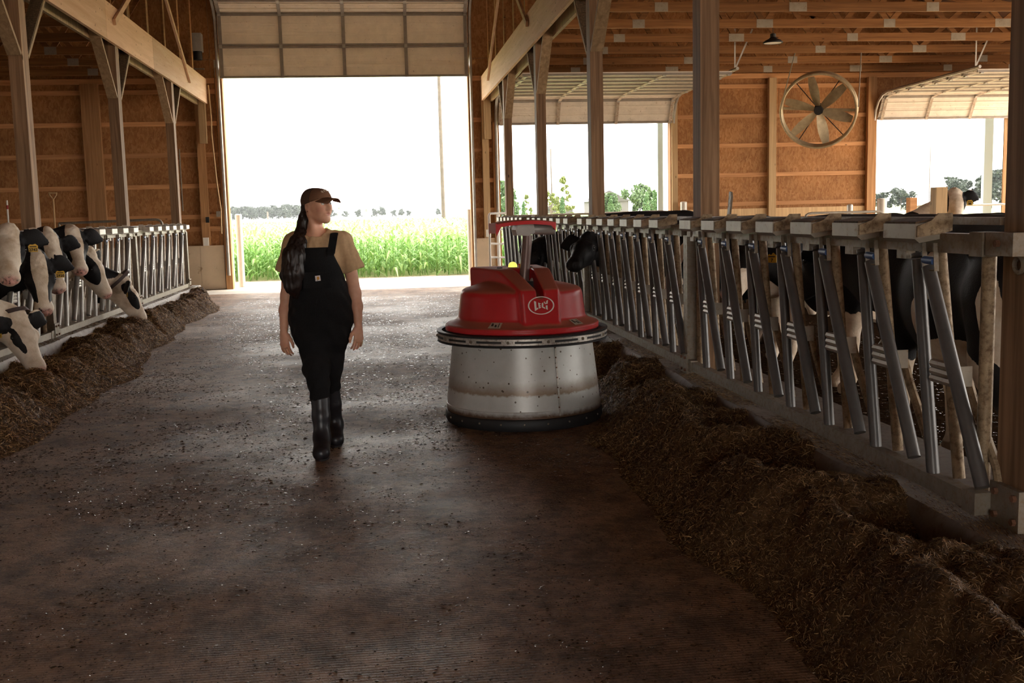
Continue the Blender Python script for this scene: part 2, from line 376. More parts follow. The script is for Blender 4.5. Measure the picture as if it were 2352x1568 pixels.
# girts, nailed flat on edge across the sheets
for z in GZ[1:]:
    for a, b_ in ((-13.2, -3.36), (6.62, 11.28), (14.7, 15.1), (2.06, 2.6)):
        if b_-a < 1 and z > 3.9: continue
        part('girt', MB().box(a, b_, YW-.042, YW, z-.045, z+.045), M['girt'], wall)
for a, b_ in ((-13.2, -3.36), (2.06, 15.1)):
    part('top_plate', MB().box(a, b_, YW-.045, YW, 4.36, 4.47), M['girt'], wall)
part('bottom_board', MB().box(6.62, 11.28, YW-.06, YW, 1.26, 1.46), M['lightstud'], wall)
part('bottom_board', MB().box(-4.25, -3.36, YW-.075, YW-.045, 1.26, 1.36), M['girt'], wall)
# wall posts
for a, b_, mt in ((-6.08, -5.72, 'stud'), (-9.6, -9.3, 'post'), (-3.78, -3.62, 'stud'), (2.28, 2.42, 'lightstud'), (8.78, 8.95, 'lightstud'), (11.12, 11.32, 'stud'), (6.53, 6.66, 'lightstud'), (14.62, 14.76, 'lightstud')):
    part('wall_post', MB().box(a, b_, YW-.16, YW-.046, .96, 4.36), M[mt], wall)
# corbel under the beam ends
for s, x0 in ((-1, XL-.14), (1, XR)):
    part('corbel_block', MB().box(x0, x0+.14, YW-.30, YW-.162, 3.1, ZB+.1), M['lightstud'], wall)
# pale wash boards low on the wall
for a, b_ in ((-4.3, -3.86), (-3.855, -3.36), (-6.74, -4.305), (-9.2, -6.745), (2.06, 2.62), (6.62, 9.0), (9.005, 11.3)):
    part('wash_board', MB().box(a, b_, YW-.05, YW-.02, .01, .95), M['paleboard'], wall)
# door jambs and headers
for a, b_, z in OPEN:
    for x0, x1 in ((a-.14, a), (b_, b_+.10)):
        part('door_jamb', MB().box(x0, x1, YW-.10, YW+.13, 0, z+.05), M['stud'], wall)
    part('door_header', MB().box(a-.14, b_+.10, YW-.05, YW+.12, z+.051, z+.25), M['stud'], wall)
# side walls (curtain sides with knee wall and eave board) and the near end wall; unseen, openings sized for the light
def sidewall(name, x, sg, zt, zo, zk=1.0):
    w = struct(name, (x, 7, 0))
    part('knee_wall', MB().box(x, x+sg*.15, -9, YW, 0, zk), M['conc'], w)
    part('eave_wall', MB().box(x, x+sg*.06, -9, YW, zo, zt), M['osb'], w)
    for k in range(9): part('wall_post', MB().box(x+sg*.001, x+sg*.15, -8.3+4.01*k, -8.1+4.01*k, zk, zo), M['post'], w)
sidewall('wall_left', -13.4, -1, 5.0, 1.15); sidewall('wall_right', 15.4, 1, 5.45, 4.3, .6)
wf = struct('wall_front', (0, -9, 0))
for a, b_, z0, z1 in ((-13.4, -3.2, 0, 4.85), (2.0, 15.4, 0, 4.85), (-3.2, 2.0, 3.4, 4.85)):
    part('osb_sheet', MB().box(a, b_, -9.06, -9.0, z0, z1), M['osb'], wf)
part('gable', MB().prism([(-13.4, -9.06, 4.851), (15.4, -9.06, 4.851), (15.4, -9.06, 5.4), (-.6, -9.06, 8.6), (-13.4, -9.06, 5.0)], (0, .06, 0)), M['osb'], wf)

# ---------------------------------------------------------------- roof: deck, purlins, trusses
ceil = struct('ceiling', (0, 7, 4.4))
part('roof_deck', MB().prism([(-.6, -9.6, 8.6), (-14.3, -9.6, 8.6-13.7*.286), (-14.3, -9.6, 8.75-13.7*.286), (-.6, -9.6, 8.75)], (0, 34, 0)), M['deck'], ceil)
part('roof_deck', MB().prism([(-.6, -9.6, 8.6), (16.2, -9.6, 8.6-16.8*.196), (16.2, -9.6, 8.75-16.8*.196), (-.6, -9.6, 8.75)], (0, 34, 0)), M['deck'], ceil)
def truss(y, xa, xb, joints, zlo=ZT):
    """one wing truss: bottom chord, top chord, webs, toothed plates"""
    t = bpy.data.objects.new('truss', None); COL.objects.link(t); t.parent = ceil; t.location = Vector((xa, y, zlo))-ORG[ceil.name]; ORG[t.name] = Vector((xa, y, zlo))
    zt = lambda x: min(roof_z(x)-.10, zlo+.55+.13*abs(abs(xb)-abs(x))*1.0)
    part('bottom_chord', MB().box(xa, xb, y-.02, y+.02, zlo, zlo+.14), M['truss'], t)
    part('top_chord', MB().beam((xa, y, zt(xa)), (xb, y, zt(xb)), .038, .13, (0,1,0)), M['truss'], t)
    n = len(joints)
    for i, xj in enumerate(joints):
        for dx in (-1.05, 1.05):
            x2 = xj+dx
            if min(xa, xb) < x2 < max(xa, xb):
                part('web', MB().beam((xj+dx*.03, y, zlo+.10), (x2, y, zt(x2)-.04), .036, .09, (0,1,0)), M['truss'], t)
        s = 1 if i % 2 else .72
        part('gusset_plate', MB().box(xj-.14*s, xj+.14*s, y-.0235, y-.0205, zlo-.0, zlo+.135), M['galv_white'], t)
for k in range(-4, 6):
    truss(15.93+1.41*k, XR+.20, 15.1, [4.3, 6.43, 8.6, 10.63, 12.8, 14.4])
    truss(15.65+1.39*k, XL-.20, -13.2, [-5.6, -7.8, -10.0, -12.2])
for k in range(-1, 6):     # uprights over the two header beams
    y = 15.5+1.4*k
    for x0 in (XL-.10, XR+.06):
        part('truss_upright', MB().box(x0-.02, x0+.02, y-.07, y+.07, ZT-.18, roof_z(x0)-.1), M['truss'], ceil)
    part('truss_upright', MB().box(XL-.10-.9, XL-.10-.86, y-.05, y+.05, ZT+.14, roof_z(XL-1)-.1), M['truss'], ceil)
for z0, y0 in ((7.0, 0),):
    for k in range(0, 6): part('purlin', MB().box(XL-.1, XR+.1, 15.5+1.4*k-.02, 15.5+1.4*k+.02, z0, z0+.16), M['truss'], ceil)

# ---------------------------------------------------------------- header beams
def header(x, sg, label):
    t = thing('header_beam', label, 'beam', (x, 7, ZB))
    cuts = [-2.0, 2.2, 6.2, 11.0, 15.0, 17.97, 23.3] if sg < 0 else [-2.0, 2.6, 6.6, 10.6, 14.6, 18.9, 23.3]
    for a, b_ in zip(cuts[:-1], cuts[1:]):
        part('beam_plank', MB().box(x, x+sg*-.045, a+.003, b_-.003, ZB, ZT), M['beam'], t)
        part('outer_plank', MB().box(x+sg*.14, x+sg*.185, a+.003, b_-.003, ZB-.02, ZT-.02), M['brace'], t)
    return t
header(XL, -1, 'long pale header beam on the left post row'); header(XR, 1, 'long pale header beam on the right post row')
def lbrace(p, q, label):
    tag(part('lateral_brace', MB().beam(p, q, .038, .085, (1,0,0)), M['beam']), label, 'brace')
lbrace((-3.48, 21.14, 4.12), (-3.48, 17.9, 6.0), 'slanting brace on the left header beam nearest the big door')
lbrace((-3.48, 15.36, 4.20), (-3.48, 17.5, 5.33), 'short slanting brace on the left header beam, farther from the door')
lbrace((2.26, 21.69, 4.18), (2.26, 18.3, 5.93), 'slanting brace on the right header beam nearest the big door')
lbrace((2.26, 15.88, 4.25), (2.26, 18.0, 5.42), 'short slanting brace on the right header beam, farther from the door')

# ---------------------------------------------------------------- posts with knee braces
def timber_post(x, sg, y, z0, label, grp):
    x0, x1 = (x-.14, x) if sg < 0 else (x, x+.14)
    t = thing('timber_post', label, 'post', ((x0+x1)/2, y-.095, z0), grp)
    part('shaft', MB().box(x0, x1, y-.19, y, z0, ZT-.19), M['post'], t)
    za, zb, dy = 3.22, 4.18, .98
    for s, yy in ((-1, y-.19), (1, y)):
        part('knee_brace', MB().beam(((x0+x1)/2, yy+s*.02, za), ((x0+x1)/2, yy+s*dy, zb), .136, .04, (1,0,0)), M['brace'], t)
        if s > 0: part('brace_dust', MB().beam(((x0+x1)/2, yy+s*.02-.016, za+.03), ((x0+x1)/2, yy+s*dy-.016, zb+.03), .13, .012, (1,0,0)), M['dusty'], t)
    return t
LN = ['leftmost wooden post, nearest on the left row', 'wooden post second along the left row, behind the black and white cows', 'wooden post at the door end of the left row']
for k, lab in zip((2, 3, 4), LN): timber_post(XL, -1, PY[k], .30, lab, 'left row posts')
RN = ['wooden post cut by the right edge of the picture', 'wide wooden post right of the feed robot, beside the flat metal paddle', 'wooden post in front of the open side door, right of the pusher lid', 'slim wooden post in front of the side door, second from its left edge', 'wooden post farthest along the right row beside the white gate']
for k, lab in zip(range(5), RN): timber_post(XR, 1, PY[k], .27, lab, 'right row posts')
for k in (0, 1): timber_post(XL, -1, PY[k], .30, 'wooden post of the left row outside the picture', 'left row posts') if False else None

# ---------------------------------------------------------------- overhead doors
def door_section(d, P0, P1, x0, x1, skin, stile, stiles, ribs=2):
    """one insulated section from lower edge P0=(y,z) to upper edge P1"""
    (ya, za), (yb, zb) = P0, P1
    t = (Vector((0, yb-ya, zb-za))).normalized(); nrm = Vector((0, -t.z, t.y))       # inner side
    if nrm.y > 0 and abs(nrm.y) > .3: nrm = -nrm
    if abs(nrm.y) <= .3 and nrm.z > 0: nrm = -nrm
    A = Vector((0, ya, za)); B = Vector((0, yb, zb)); h = (B-A).length
    mb = MB()
    def slab(u0, u1, d0, d1):
        a = A+t*u0; b_ = A+t*u1
        mb.prism([(x0, *(a+nrm*d0)[1:]), (x0, *(b_+nrm*d0)[1:]), (x0, *(b_+nrm*d1)[1:]), (x0, *(a+nrm*d1)[1:])], (x1-x0, 0, 0))
    slab(.004, h-.004, -.02, .0)
    for u in (h*.36, h*.72): slab(u-.010, u+.010, 0, .022)
    slab(h*.36+.05, h*.36+.056, 0, .006); slab(h*.72-.06, h*.72-.054, 0, .006); slab(h*.36+.11, h*.36+.116, 0, .006)
    s = part('door_section', mb, skin, d)
    mb = MB(); slab(.006, .045, 0, .040); slab(h-.040, h-.006, 0, .040)                       # folded edge rails
    part('edge_rail', mb, M['door_stile'], s)
    for xs in stiles:
        a = A+t*.0; b_ = B
        part('stile', MB().prism([(xs-.035, *(a+nrm*.041)[1:]), (xs-.035, *(b_+nrm*.041)[1:]), (xs-.035, *(b_+nrm*.046)[1:]), (xs-.035, *(a+nrm*.046)[1:])], (.07, 0, 0)), stile, s)
        part('hinge', MB().prism([(xs-.03, *(b_-t*.05+nrm*.046)[1:]), (xs-.03, *(b_+t*.02+nrm*.046)[1:]), (xs-.03, *(b_+t*.02+nrm*.064)[1:]), (xs-.03, *(b_-t*.05+nrm*.064)[1:])], (.06, 0, 0)), M['track'], s)
    return s
def overhead(name, n, x0, x1, path, skin, stile, stiles, ztop, ytrack):
    d = struct(name, ((x0+x1)/2, YW-.1, path[0][1]))
    for a, b_ in zip(path[:-1], path[1:]): door_section(d, a, b_, x0, x1, skin, stile, stiles)
    for xs in (x0-.05, x1+.05):                       # tracks: up the jamb, round the bend, back along the ceiling
        pts = [(xs, YW-.13, .3), (xs, YW-.13, ztop-.62)] + [(xs, YW-.13-.6*(1-math.cos(a)), ztop-.62+.6*math.sin(a)) for a in (.4, .8, 1.2, math.pi/2)] + [(xs, ytrack, ztop+.02)]
        part('track', MB().tube(pts, .032, 6), M['track'], d, 40)
    for xs in (x0-.05, x1+.05):
        part('track_hanger', MB().beam((xs, ytrack+.15, ztop), (xs, ytrack+.15, ztop+.75), .03, .004), M['track'], d)
        part('track_hanger', MB().beam((xs, ytrack+.18, ztop), (xs+.35, ytrack+.2, ztop+.75), .03, .004), M['track'], d)
    return d
p1 = [(YW-.16, 4.44), (YW-.16, 5.10), (YW-.18, 5.76), (YW-.55, 5.98), (YW-1.15, 6.0), (YW-1.75, 6.0), (YW-2.35, 6.0), (YW-2.95, 6.0), (YW-3.55, 6.0)]
overhead('door_1', 1, -3.22, 2.02, p1, M['door_skin_in'], M['door_stile'], [-3.17, -1.93, -.62, .69, 1.97], 6.03, 19.6)
p2 = [(YW-.16, 3.40), (YW-.42, 3.90), (YW-.95, 3.965)] + [(YW-.95-.55*k, 3.965) for k in range(1, 7)]
overhead('door_2', 2, 2.64, 6.53, p2, M['white_paint'], M['rust_stile'], [2.7, 3.95, 5.25, 6.47], 3.99, 19.1)
overhead('door_3', 3, 11.34, 14.62, p2, M['white_paint'], M['rust_stile'], [11.42, 12.5, 13.55, 14.55], 3.99, 19.1)
# ================================================================ headlock panels
# local frame: x=0 fence plane, aisle on -x, y along the fence (near end negative), z=0 floor
def lock_meshes():
    D = {}
    D['guard_tube'] = (MB().tube([(0, 0, 1.26), (0, -.168, .368)], .0265, 12).tube([(0,0,1.27),(0,.004,1.285)], .029, 12).tube([(0, .004, 1.28), (0, .006, 1.31)], .010, 6), 'galv_clean')
    D['upright_tube'] = (MB().tube([(.055, -.075, 1.34), (.055, -.275, .37)], .0245, 10), 'galv_dirty')
    D['swing_tube'] = (MB().tube([(-.03, -.145, 1.235), (-.03, -.585, .415)], .028, 14), 'galv_clean')
    D['lower_stay'] = (MB().tube([(.06, -.30, .80), (.06, -.36, .70), (.06, -.53, .48), (.06, -.56, .40)], .020, 8), 'galv_dirty')
    b = MB()
    for z in (.775, .806, .837): b.tube([(-.005, -.155, z), (-.005, -.335, z)], .0185, 8, flat=1.0)
    b.box(-.012, .055, -.350, -.345, .765, .847)
    D['pivot_sleeve'] = (b, 'galv_white')
    h = MB()
    for y in (-.115, -.205):
        h.beam((-.035, y, 1.335), (-.035, y-.012, 1.228), .020, .005, (1,0,0))
    h.box(-.045, -.025, -.22, -.125, 1.222, 1.228)
    h.tube([(-.03, -.165, 1.228), (-.03, -.165, 1.27)], .006, 6)
    D['hanger'] = (h, 'galv')
    D['roller'] = (MB().tube([(-.035, -.120, 1.265), (-.035, -.203, 1.262)], .0165, 10), 'blue')
    # latch housing: sloped-bottom box carried in front of the top rail, open dirty top
    y0, y1 = -.225, .045
    hb = MB().prism([(-.135, y1, 1.415), (-.135, y1, 1.355), (-.115, y1, 1.338), (-.028, y1, 1.352), (-.028, y1, 1.428), (-.07, y1, 1.42)], (0, y0-y1, 0))
    D['latch_housing'] = (hb, 'galv_white')
    fb = MB().prism([(-.13, y0-.002, 1.362), (-.13, y0-.002, 1.406), (-.07, y0-.002, 1.428), (-.04, y0-.002, 1.456), (.02, y0-.002, 1.456), (.02, y0-.002, 1.385), (-.03, y0-.002, 1.372)], (0, -.008, 0))
    D['latch_plate'] = (fb, 'galv_dirty')
    D['top_dirt'] = (MB().prism([(-.13, y0+.006, 1.4155), (-.13, y1-.006, 1.4155), (-.03, y1-.01, 1.430), (-.03, y0+.01, 1.430)], (0, 0, .008)), 'dirtcake')
    D['stop_block'] = (MB().box(-.03, .035, .045, .13, 1.262, 1.30), 'galv')
    return D
M['zinc_lit'] = mat_plain('lit_zinc_plate', (.66,.62,.55), .5, metal=.25, var=.10, scale=10, dirt=(.25,.17,.1), dirt_amt=.08)  # left-fence copy of the zinc plate with the light painted in
M['dirtcake'] = mat_plain('dried_dirt', (.10,.06,.033), .95, var=.5, scale=60, bmp=.6)
LOCK = {}
for nm, (mb, mt) in lock_meshes().items():
    for sg in (1, -1):
        q = MB(); q.f = mb.f; q.m = mb.m; q.v = [(p[0]*sg, p[1], p[2]) for p in mb.v]
        me = q.mesh(nm, (0,0,0), None if 'housing' in nm or 'plate' in nm or 'dirt' in nm or 'block' in nm or 'hanger' in nm else 40); me.materials.append(M[mt if sg > 0 else {'galv_clean': 'galv_lit', 'galv_dirty': 'galv_dirty_lit', 'galv_white': 'zinc_lit'}.get(mt, mt)]); LOCK[nm, sg] = me  # left side swaps in brighter copies that carry its light as colour
def headlock_panel(x, sg, ya, yb, n, first, pitch, label, grp, endpost=False):
    """sg=1: fence on the right of the aisle; first = y of the nearest guard tube"""
    t = thing('headlock_panel', label, 'feed barrier', (x, (ya+yb)/2, .30), grp)
    part('top_rail', MB().box(x-sg*.028, x+sg*.03, ya, yb, 1.298, 1.376), M['galv'] if sg > 0 else M['galv_white'], t)  # left rails, top and bottom, take paler zinc to look lit
    part('lock_bar', MB().box(x+sg*.06, x+sg*.10, ya, yb, 1.408, 1.438), M['galv'], t)
    part('bottom_rail', MB().box(x-sg*.03, x+sg*.025, ya, yb, .305, .372), M['galv'] if sg > 0 else M['galv_white'], t)
    for i in range(n):
        y = first + pitch*i
        for nm in ('guard_tube', 'upright_tube', 'swing_tube', 'lower_stay', 'pivot_sleeve', 'hanger', 'latch_housing', 'latch_plate', 'top_dirt', 'stop_block'):
            o = place(nm, LOCK[nm, sg], t, (x, y, 0))
            if nm == 'hanger': place('roller', LOCK['roller', sg], o, (x, y, 0))
    for y in (ya+.03, yb-.03):
        part('end_tube', MB().tube([(x+sg*.04, y, 1.32), (x+sg*.04, y, .36)], .027, 10), M['galv_dirty'], t, 40)
    for y in (ya, yb):       # clamp sleeves at the bays
        part('clamp', MB().box(x-sg*.036, x+sg*.036, y-.045, y+.045, 1.292, 1.384), M['galv'], t)
        part('clamp', MB().box(x-sg*.036, x+sg*.036, y-.045, y+.045, .295, .382), M['galv'], t)
    return t
XF = XR-.06
RB = ['right headlock panel nearest the camera with blue rollers', 'right headlock panel second from the camera, behind the feed robot', 'right headlock panel third from the camera, where the black cow looks out', 'right headlock panel at the far end beside the white gate']
for k in range(4):
    ya, yb = PY[k]+.03, PY[k+1]-.22+.02
    headlock_panel(XF, 1, ya, yb, 7, ya+.50, .522, RB[k], 'right headlock panels')
LB = ['left headlock panel nearest the camera, mostly behind the cows', 'left headlock panel in the middle with two cows feeding', 'empty left headlock panel at the door end']
XFL = XL+.06
for k, lab in zip((1, 2, 3), LB):
    ya, yb = PY[k]+.03, PY[k+1]-.20
    headlock_panel(XFL, -1, ya, yb, 6, ya+.56, .60, lab, 'left headlock panels')
# steel mounting posts that carry the panels in front of each wooden post
def mount(x, sg, y, label, z0):
    t = thing('mounting_post', label, 'post', (x, y, z0), 'headlock mounting posts')
    part('channel', MB().box(x-sg*.03, x+sg*.045, y-.05, y+.05, z0, 1.30), M['galv'], t)
    part('foot_plate', MB().box(x-sg*.045, x-sg*.031, y-.075, y+.075, z0-.005, z0+.15), M['galv'], t)
    for dy in (-.045, .045):
        for dz in (.03, .12): part('bolt', MB().tube([(x-sg*.045, y+dy, z0+dz), (x-sg*.058, y+dy, z0+dz)], .011, 6), M['rust'], t)
for k, w in zip((1, 2, 3), ('beside the wide wooden post', 'behind the feed robot', 'farthest along the fence')): mount(XF-.0, 1, PY[k]-.09, 'steel mounting post of the right headlocks, '+w, .272)
for k, w in zip((2, 3, 4), ('between the feeding cows', 'in the middle of the row', 'at the door end')): mount(XFL, -1, PY[k]-.08, 'steel mounting post of the left headlocks, '+w, .302)
# bracket of the nearest panel on the post at the right edge
t = thing('post_bracket', 'bolted steel bracket on the nearest right post', 'bracket', (XR-.02, PY[0]-.1, .27))
part('upper_plate', MB().box(XR-.09, XR-.032, PY[0]-.20, PY[0]-.025, 1.30, 1.385), M['galv'], t)
part('lower_plate', MB().box(XR-.03, XR-.004, PY[0]-.195, PY[0]-.005, .272, .43), M['galv'], t)
for dz in (.31, .40):
    for dy in (-.17, -.05): part('bolt', MB().tube([(XR-.03, PY[0]+dy, dz), (XR-.045, PY[0]+dy, dz)], .014, 6), M['rust'], t)
part('bolt', MB().tube([(XR-.09, PY[0]-.11, 1.345), (XR-.105, PY[0]-.11, 1.345)], .014, 6), M['rust'], t)
part('eye', MB().tube([(XR-.02, PY[0]-.13+.028*math.cos(a), 1.265+.028*math.sin(a)) for a in np.linspace(0, 2*math.pi, 13)], .009, 6), M['galv'], t, 40)
# flat release paddles
for x, y, lab in ((XF+.07, 6.97, 'flat steel release paddle upright beside the wide wooden post'), (XF+.07, 18.6, 'small release paddle by the farthest right post')):
    tag(part('release_paddle', MB().prism([(x-.006, y+.02, 1.43), (x-.006, y-.03, 1.43), (x-.006, y-.075, 1.57), (x-.006, y-.065, 1.60), (x-.006, y-.03, 1.605), (x-.006, y-.02, 1.58)], (.012, 0, 0)), M['galv']), lab, 'lever')
# ================================================================ organic shapes: smooth unions on a grid, meshed with surface nets
class SDF:
    def __init__(s, lo, hi, vox):
        s.lo = np.array(lo, np.float32); s.vox = vox
        s.n = np.ceil((np.array(hi)-np.array(lo))/vox).astype(int)+1
        s.f = np.full(s.n, .25, np.float32)
    def blk(s, lo, hi):
        a = np.clip(np.floor((np.array(lo)-s.lo)/s.vox).astype(int), 0, s.n); b = np.clip(np.ceil((np.array(hi)-s.lo)/s.vox).astype(int)+1, 0, s.n)
        if (b <= a).any(): return None
        ax = [s.lo[i]+s.vox*np.arange(a[i], b[i], dtype=np.float32) for i in range(3)]
        return (slice(a[0], b[0]), slice(a[1], b[1]), slice(a[2], b[2])), ax[0][:,None,None], ax[1][None,:,None], ax[2][None,None,:]
    def put(s, sl, d, k, op):
        f = s.f[sl]
        if op == '+':
            h = np.maximum(k-np.abs(f-d), 0)/k; s.f[sl] = np.minimum(f, d)-h*h*k*.25
        else:
            d = -d; h = np.maximum(k-np.abs(f-d), 0)/k; s.f[sl] = np.maximum(f, d)+h*h*k*.25
    def cone(s, a, b, ra, rb, k=.03, w=None, sc=1.0, op='+'):
        a = np.array(a, np.float32); b = np.array(b, np.float32); m = max(ra, rb)*max(sc, 1)+k+s.vox*2
        g = s.blk(np.minimum(a, b)-m, np.maximum(a, b)+m)
        if g is None: return s
        sl, X, Y, Z = g
        px, py, pz = X-a[0], Y-a[1], Z-a[2]; ba = b-a
        if w is not None:
            w = np.array(w, np.float32); w /= np.linalg.norm(w); q = (1/sc-1)
            t = px*w[0]+py*w[1]+pz*w[2]
            px = px+q*t*w[0]; py = py+q*t*w[1]; pz = pz+q*t*w[2]; ba = ba+q*(ba@w)*w
        L2 = float(ba@ba)+1e-9
        t = np.clip((px*ba[0]+py*ba[1]+pz*ba[2])/L2, 0, 1)
        d = np.sqrt((px-t*ba[0])**2+(py-t*ba[1])**2+(pz-t*ba[2])**2)-(ra+t*(rb-ra))
        s.put(sl, d*min(sc, 1.0), k, op); return s
    def chain(s, pts, rs, k=.03, w=None, sc=1.0):
        for i in range(len(pts)-1): s.cone(pts[i], pts[i+1], rs[i], rs[i+1], k, w, sc)
        return s
    def ell(s, c, r, k=.03, R=None, op='+'):
        c = np.array(c, np.float32); m = max(r)+k+s.vox*2; g = s.blk(c-m, c+m)
        if g is None: return s
        sl, X, Y, Z = g; px, py, pz = X-c[0], Y-c[1], Z-c[2]
        if R is not None:
            R = np.array(R, np.float32)      # columns = axes
            px, py, pz = (px*R[0,i]+py*R[1,i]+pz*R[2,i] for i in range(3))
        k0 = np.sqrt((px/r[0])**2+(py/r[1])**2+(pz/r[2])**2); k1 = np.sqrt((px/r[0]**2)**2+(py/r[1]**2)**2+(pz/r[2]**2)**2)+1e-6
        s.put(sl, k0*(k0-1)/k1, k, op); return s
    def poly(s, planes, lo, hi, k=.02, rnd=.01, op='+'):
        """convex solid: planes (nx,ny,nz,c) with n.p < c"""
        g = s.blk(np.array(lo)-k-s.vox*2, np.array(hi)+k+s.vox*2)
        if g is None: return s
        sl, X, Y, Z = g; d = None
        for a, b, c, w in planes:
            l = math.sqrt(a*a+b*b+c*c); e = (X*a+Y*b+Z*c-w)/l+np.zeros_like(s.f[sl])
            if d is None: d = e
            else: h = np.maximum(rnd-np.abs(d-e), 0)/rnd; d = np.maximum(d, e)+h*h*rnd*.25
        s.put(sl, d, k, op); return s
    def frus(s, r0, z0, r1, z1, k=.02, rnd=.02, op='+', c=(0,0)):
        m = max(r0, r1)+k+.03; g = s.blk((c[0]-m, c[1]-m, min(z0, z1)-k-.03), (c[0]+m, c[1]+m, max(z0, z1)+k+.03)); sl, X, Y, Z = g
        r = np.sqrt((X-c[0])**2+(Y-c[1])**2); sn = (r1-r0)/(z1-z0)
        d = (r-(r0+sn*(Z-z0)))/math.sqrt(1+sn*sn)
        for e in (Z-z1, z0-Z):
            e = e+np.zeros_like(d); h = np.maximum(rnd-np.abs(d-e), 0)/rnd; d = np.maximum(d, e)+h*h*rnd*.25
        s.put(sl, d, k, op); return s
    def wrinkle(s, amp, freq, seed=0, st=(1,1,1), box=None):
        sl, X, Y, Z = s.blk(*(box if box else (s.lo, s.lo+s.n*s.vox)))
        ph = np.random.default_rng(seed).uniform(0, 6.28, 9)
        X, Y, Z = X*freq*st[0], Y*freq*st[1], Z*freq*st[2]
        nse = np.sin(X+1.7*np.sin(Y*.7+ph[0])+ph[1])*np.sin(Z+1.3*np.sin(X*.6+ph[2])+ph[3])+.5*np.sin(2.1*Y+1.1*Z+ph[4]+np.sin(1.9*X+ph[5]))
        s.f[sl] += (amp*nse).astype(np.float32); return s
    def mesh(s):
        f = s.f; ins = f < 0; n = np.array(f.shape)
        c = ins[:-1,:-1,:-1].astype(np.int8)
        cnt = np.zeros(n-1, np.int8)
        for i in (0,1):
            for j in (0,1):
                for k in (0,1): cnt += ins[i:n[0]-1+i, j:n[1]-1+j, k:n[2]-1+k]
        act = (cnt > 0) & (cnt < 8); idx = np.argwhere(act)
        ids = np.full(n-1, -1, np.int64); ids[act] = np.arange(len(idx))
        acc = np.zeros((len(idx), 3), np.float64); num = np.zeros(len(idx))
        cor = [(i,j,k) for i in (0,1) for j in (0,1) for k in (0,1)]
        val = {q: f[idx[:,0]+q[0], idx[:,1]+q[1], idx[:,2]+q[2]] for q in cor}
        for q in cor:
            for ax in range(3):
                if q[ax]: continue
                r = list(q); r[ax] = 1; r = tuple(r); a, b = val[q], val[r]
                m = (a < 0) != (b < 0); t = np.where(m, a/(a-b+1e-12), 0)
                p = np.array(q, float)[None,:].repeat(len(idx), 0); p[:,ax] = t
                acc[m] += p[m]; num[m] += 1
        V = (idx+acc/num[:,None])*s.vox+s.lo
        F = []
        for ax in range(3):
            a = [slice(None)]*3; b = [slice(None)]*3; a[ax] = slice(0, -1); b[ax] = slice(1, None)
            A, B = ins[tuple(a)], ins[tuple(b)]; e = np.argwhere(A != B)
            u, v = [i for i in range(3) if i != ax]
            e = e[(e[:,u] > 0) & (e[:,v] > 0) & (e[:,u] < n[u]-1) & (e[:,v] < n[v]-1)]
            def cell(du, dv):
                q = e.copy(); q[:,u] -= du; q[:,v] -= dv; return ids[q[:,0], q[:,1], q[:,2]]
            Q = np.stack([cell(1,1), cell(0,1), cell(0,0), cell(1,0)], 1)
            flip = A[e[:,0], e[:,1], e[:,2]]
            if ax == 1: flip = ~flip
            Q[~flip] = Q[~flip][:, ::-1]; F.append(Q)
        return V, np.concatenate(F)
def np_mesh(name, V, F, mats, smooth=True, cols=None):
    me = bpy.data.meshes.new(name); k = F.shape[1]
    me.vertices.add(len(V)); me.vertices.foreach_set('co', np.asarray(V, np.float32).ravel())
    me.loops.add(F.size); me.loops.foreach_set('vertex_index', F.ravel().astype(np.int32))
    me.polygons.add(len(F)); me.polygons.foreach_set('loop_start', (np.arange(len(F))*k).astype(np.int32))
    me.update(calc_edges=True)
    me.polygons.foreach_set('use_smooth', np.full(len(F), smooth))
    for an, arr in (cols or {}).items():
        at = me.attributes.new(an, 'FLOAT_COLOR', 'POINT'); at.data.foreach_set('color', np.asarray(arr, np.float32).ravel())
    for m in (mats if isinstance(mats, (list, tuple)) else [mats]): me.materials.append(m)
    return me
def sdf_part(name, sd, mat, parent, off=(0,0,0), smooth_it=1, cols=None):
    """sdf in parent-local coordinates"""
    V, F = sd.mesh()
    me = np_mesh(name, V, F, mat, True, cols(V) if cols else None)
    o = link(name, me, parent, off); ORG[o.name] = ORG[parent.name]+Vector(off) if parent else Vector(off)
    return o
def text_mesh(name, body, size, mat, bold=.0):
    cu = bpy.data.curves.new(name, 'FONT'); cu.body = body; cu.size = size; cu.align_x = 'CENTER'; cu.align_y = 'CENTER'; cu.offset = bold; cu.extrude = size*.02; cu.resolution_u = 2
    ob = bpy.data.objects.new(name, cu); COL.objects.link(ob)
    dg = bpy.context.evaluated_depsgraph_get(); me = bpy.data.meshes.new_from_object(ob.evaluated_get(dg))
    bpy.data.objects.remove(ob); bpy.data.curves.remove(cu); me.materials.clear(); me.materials.append(mat); me.name = name
    return me
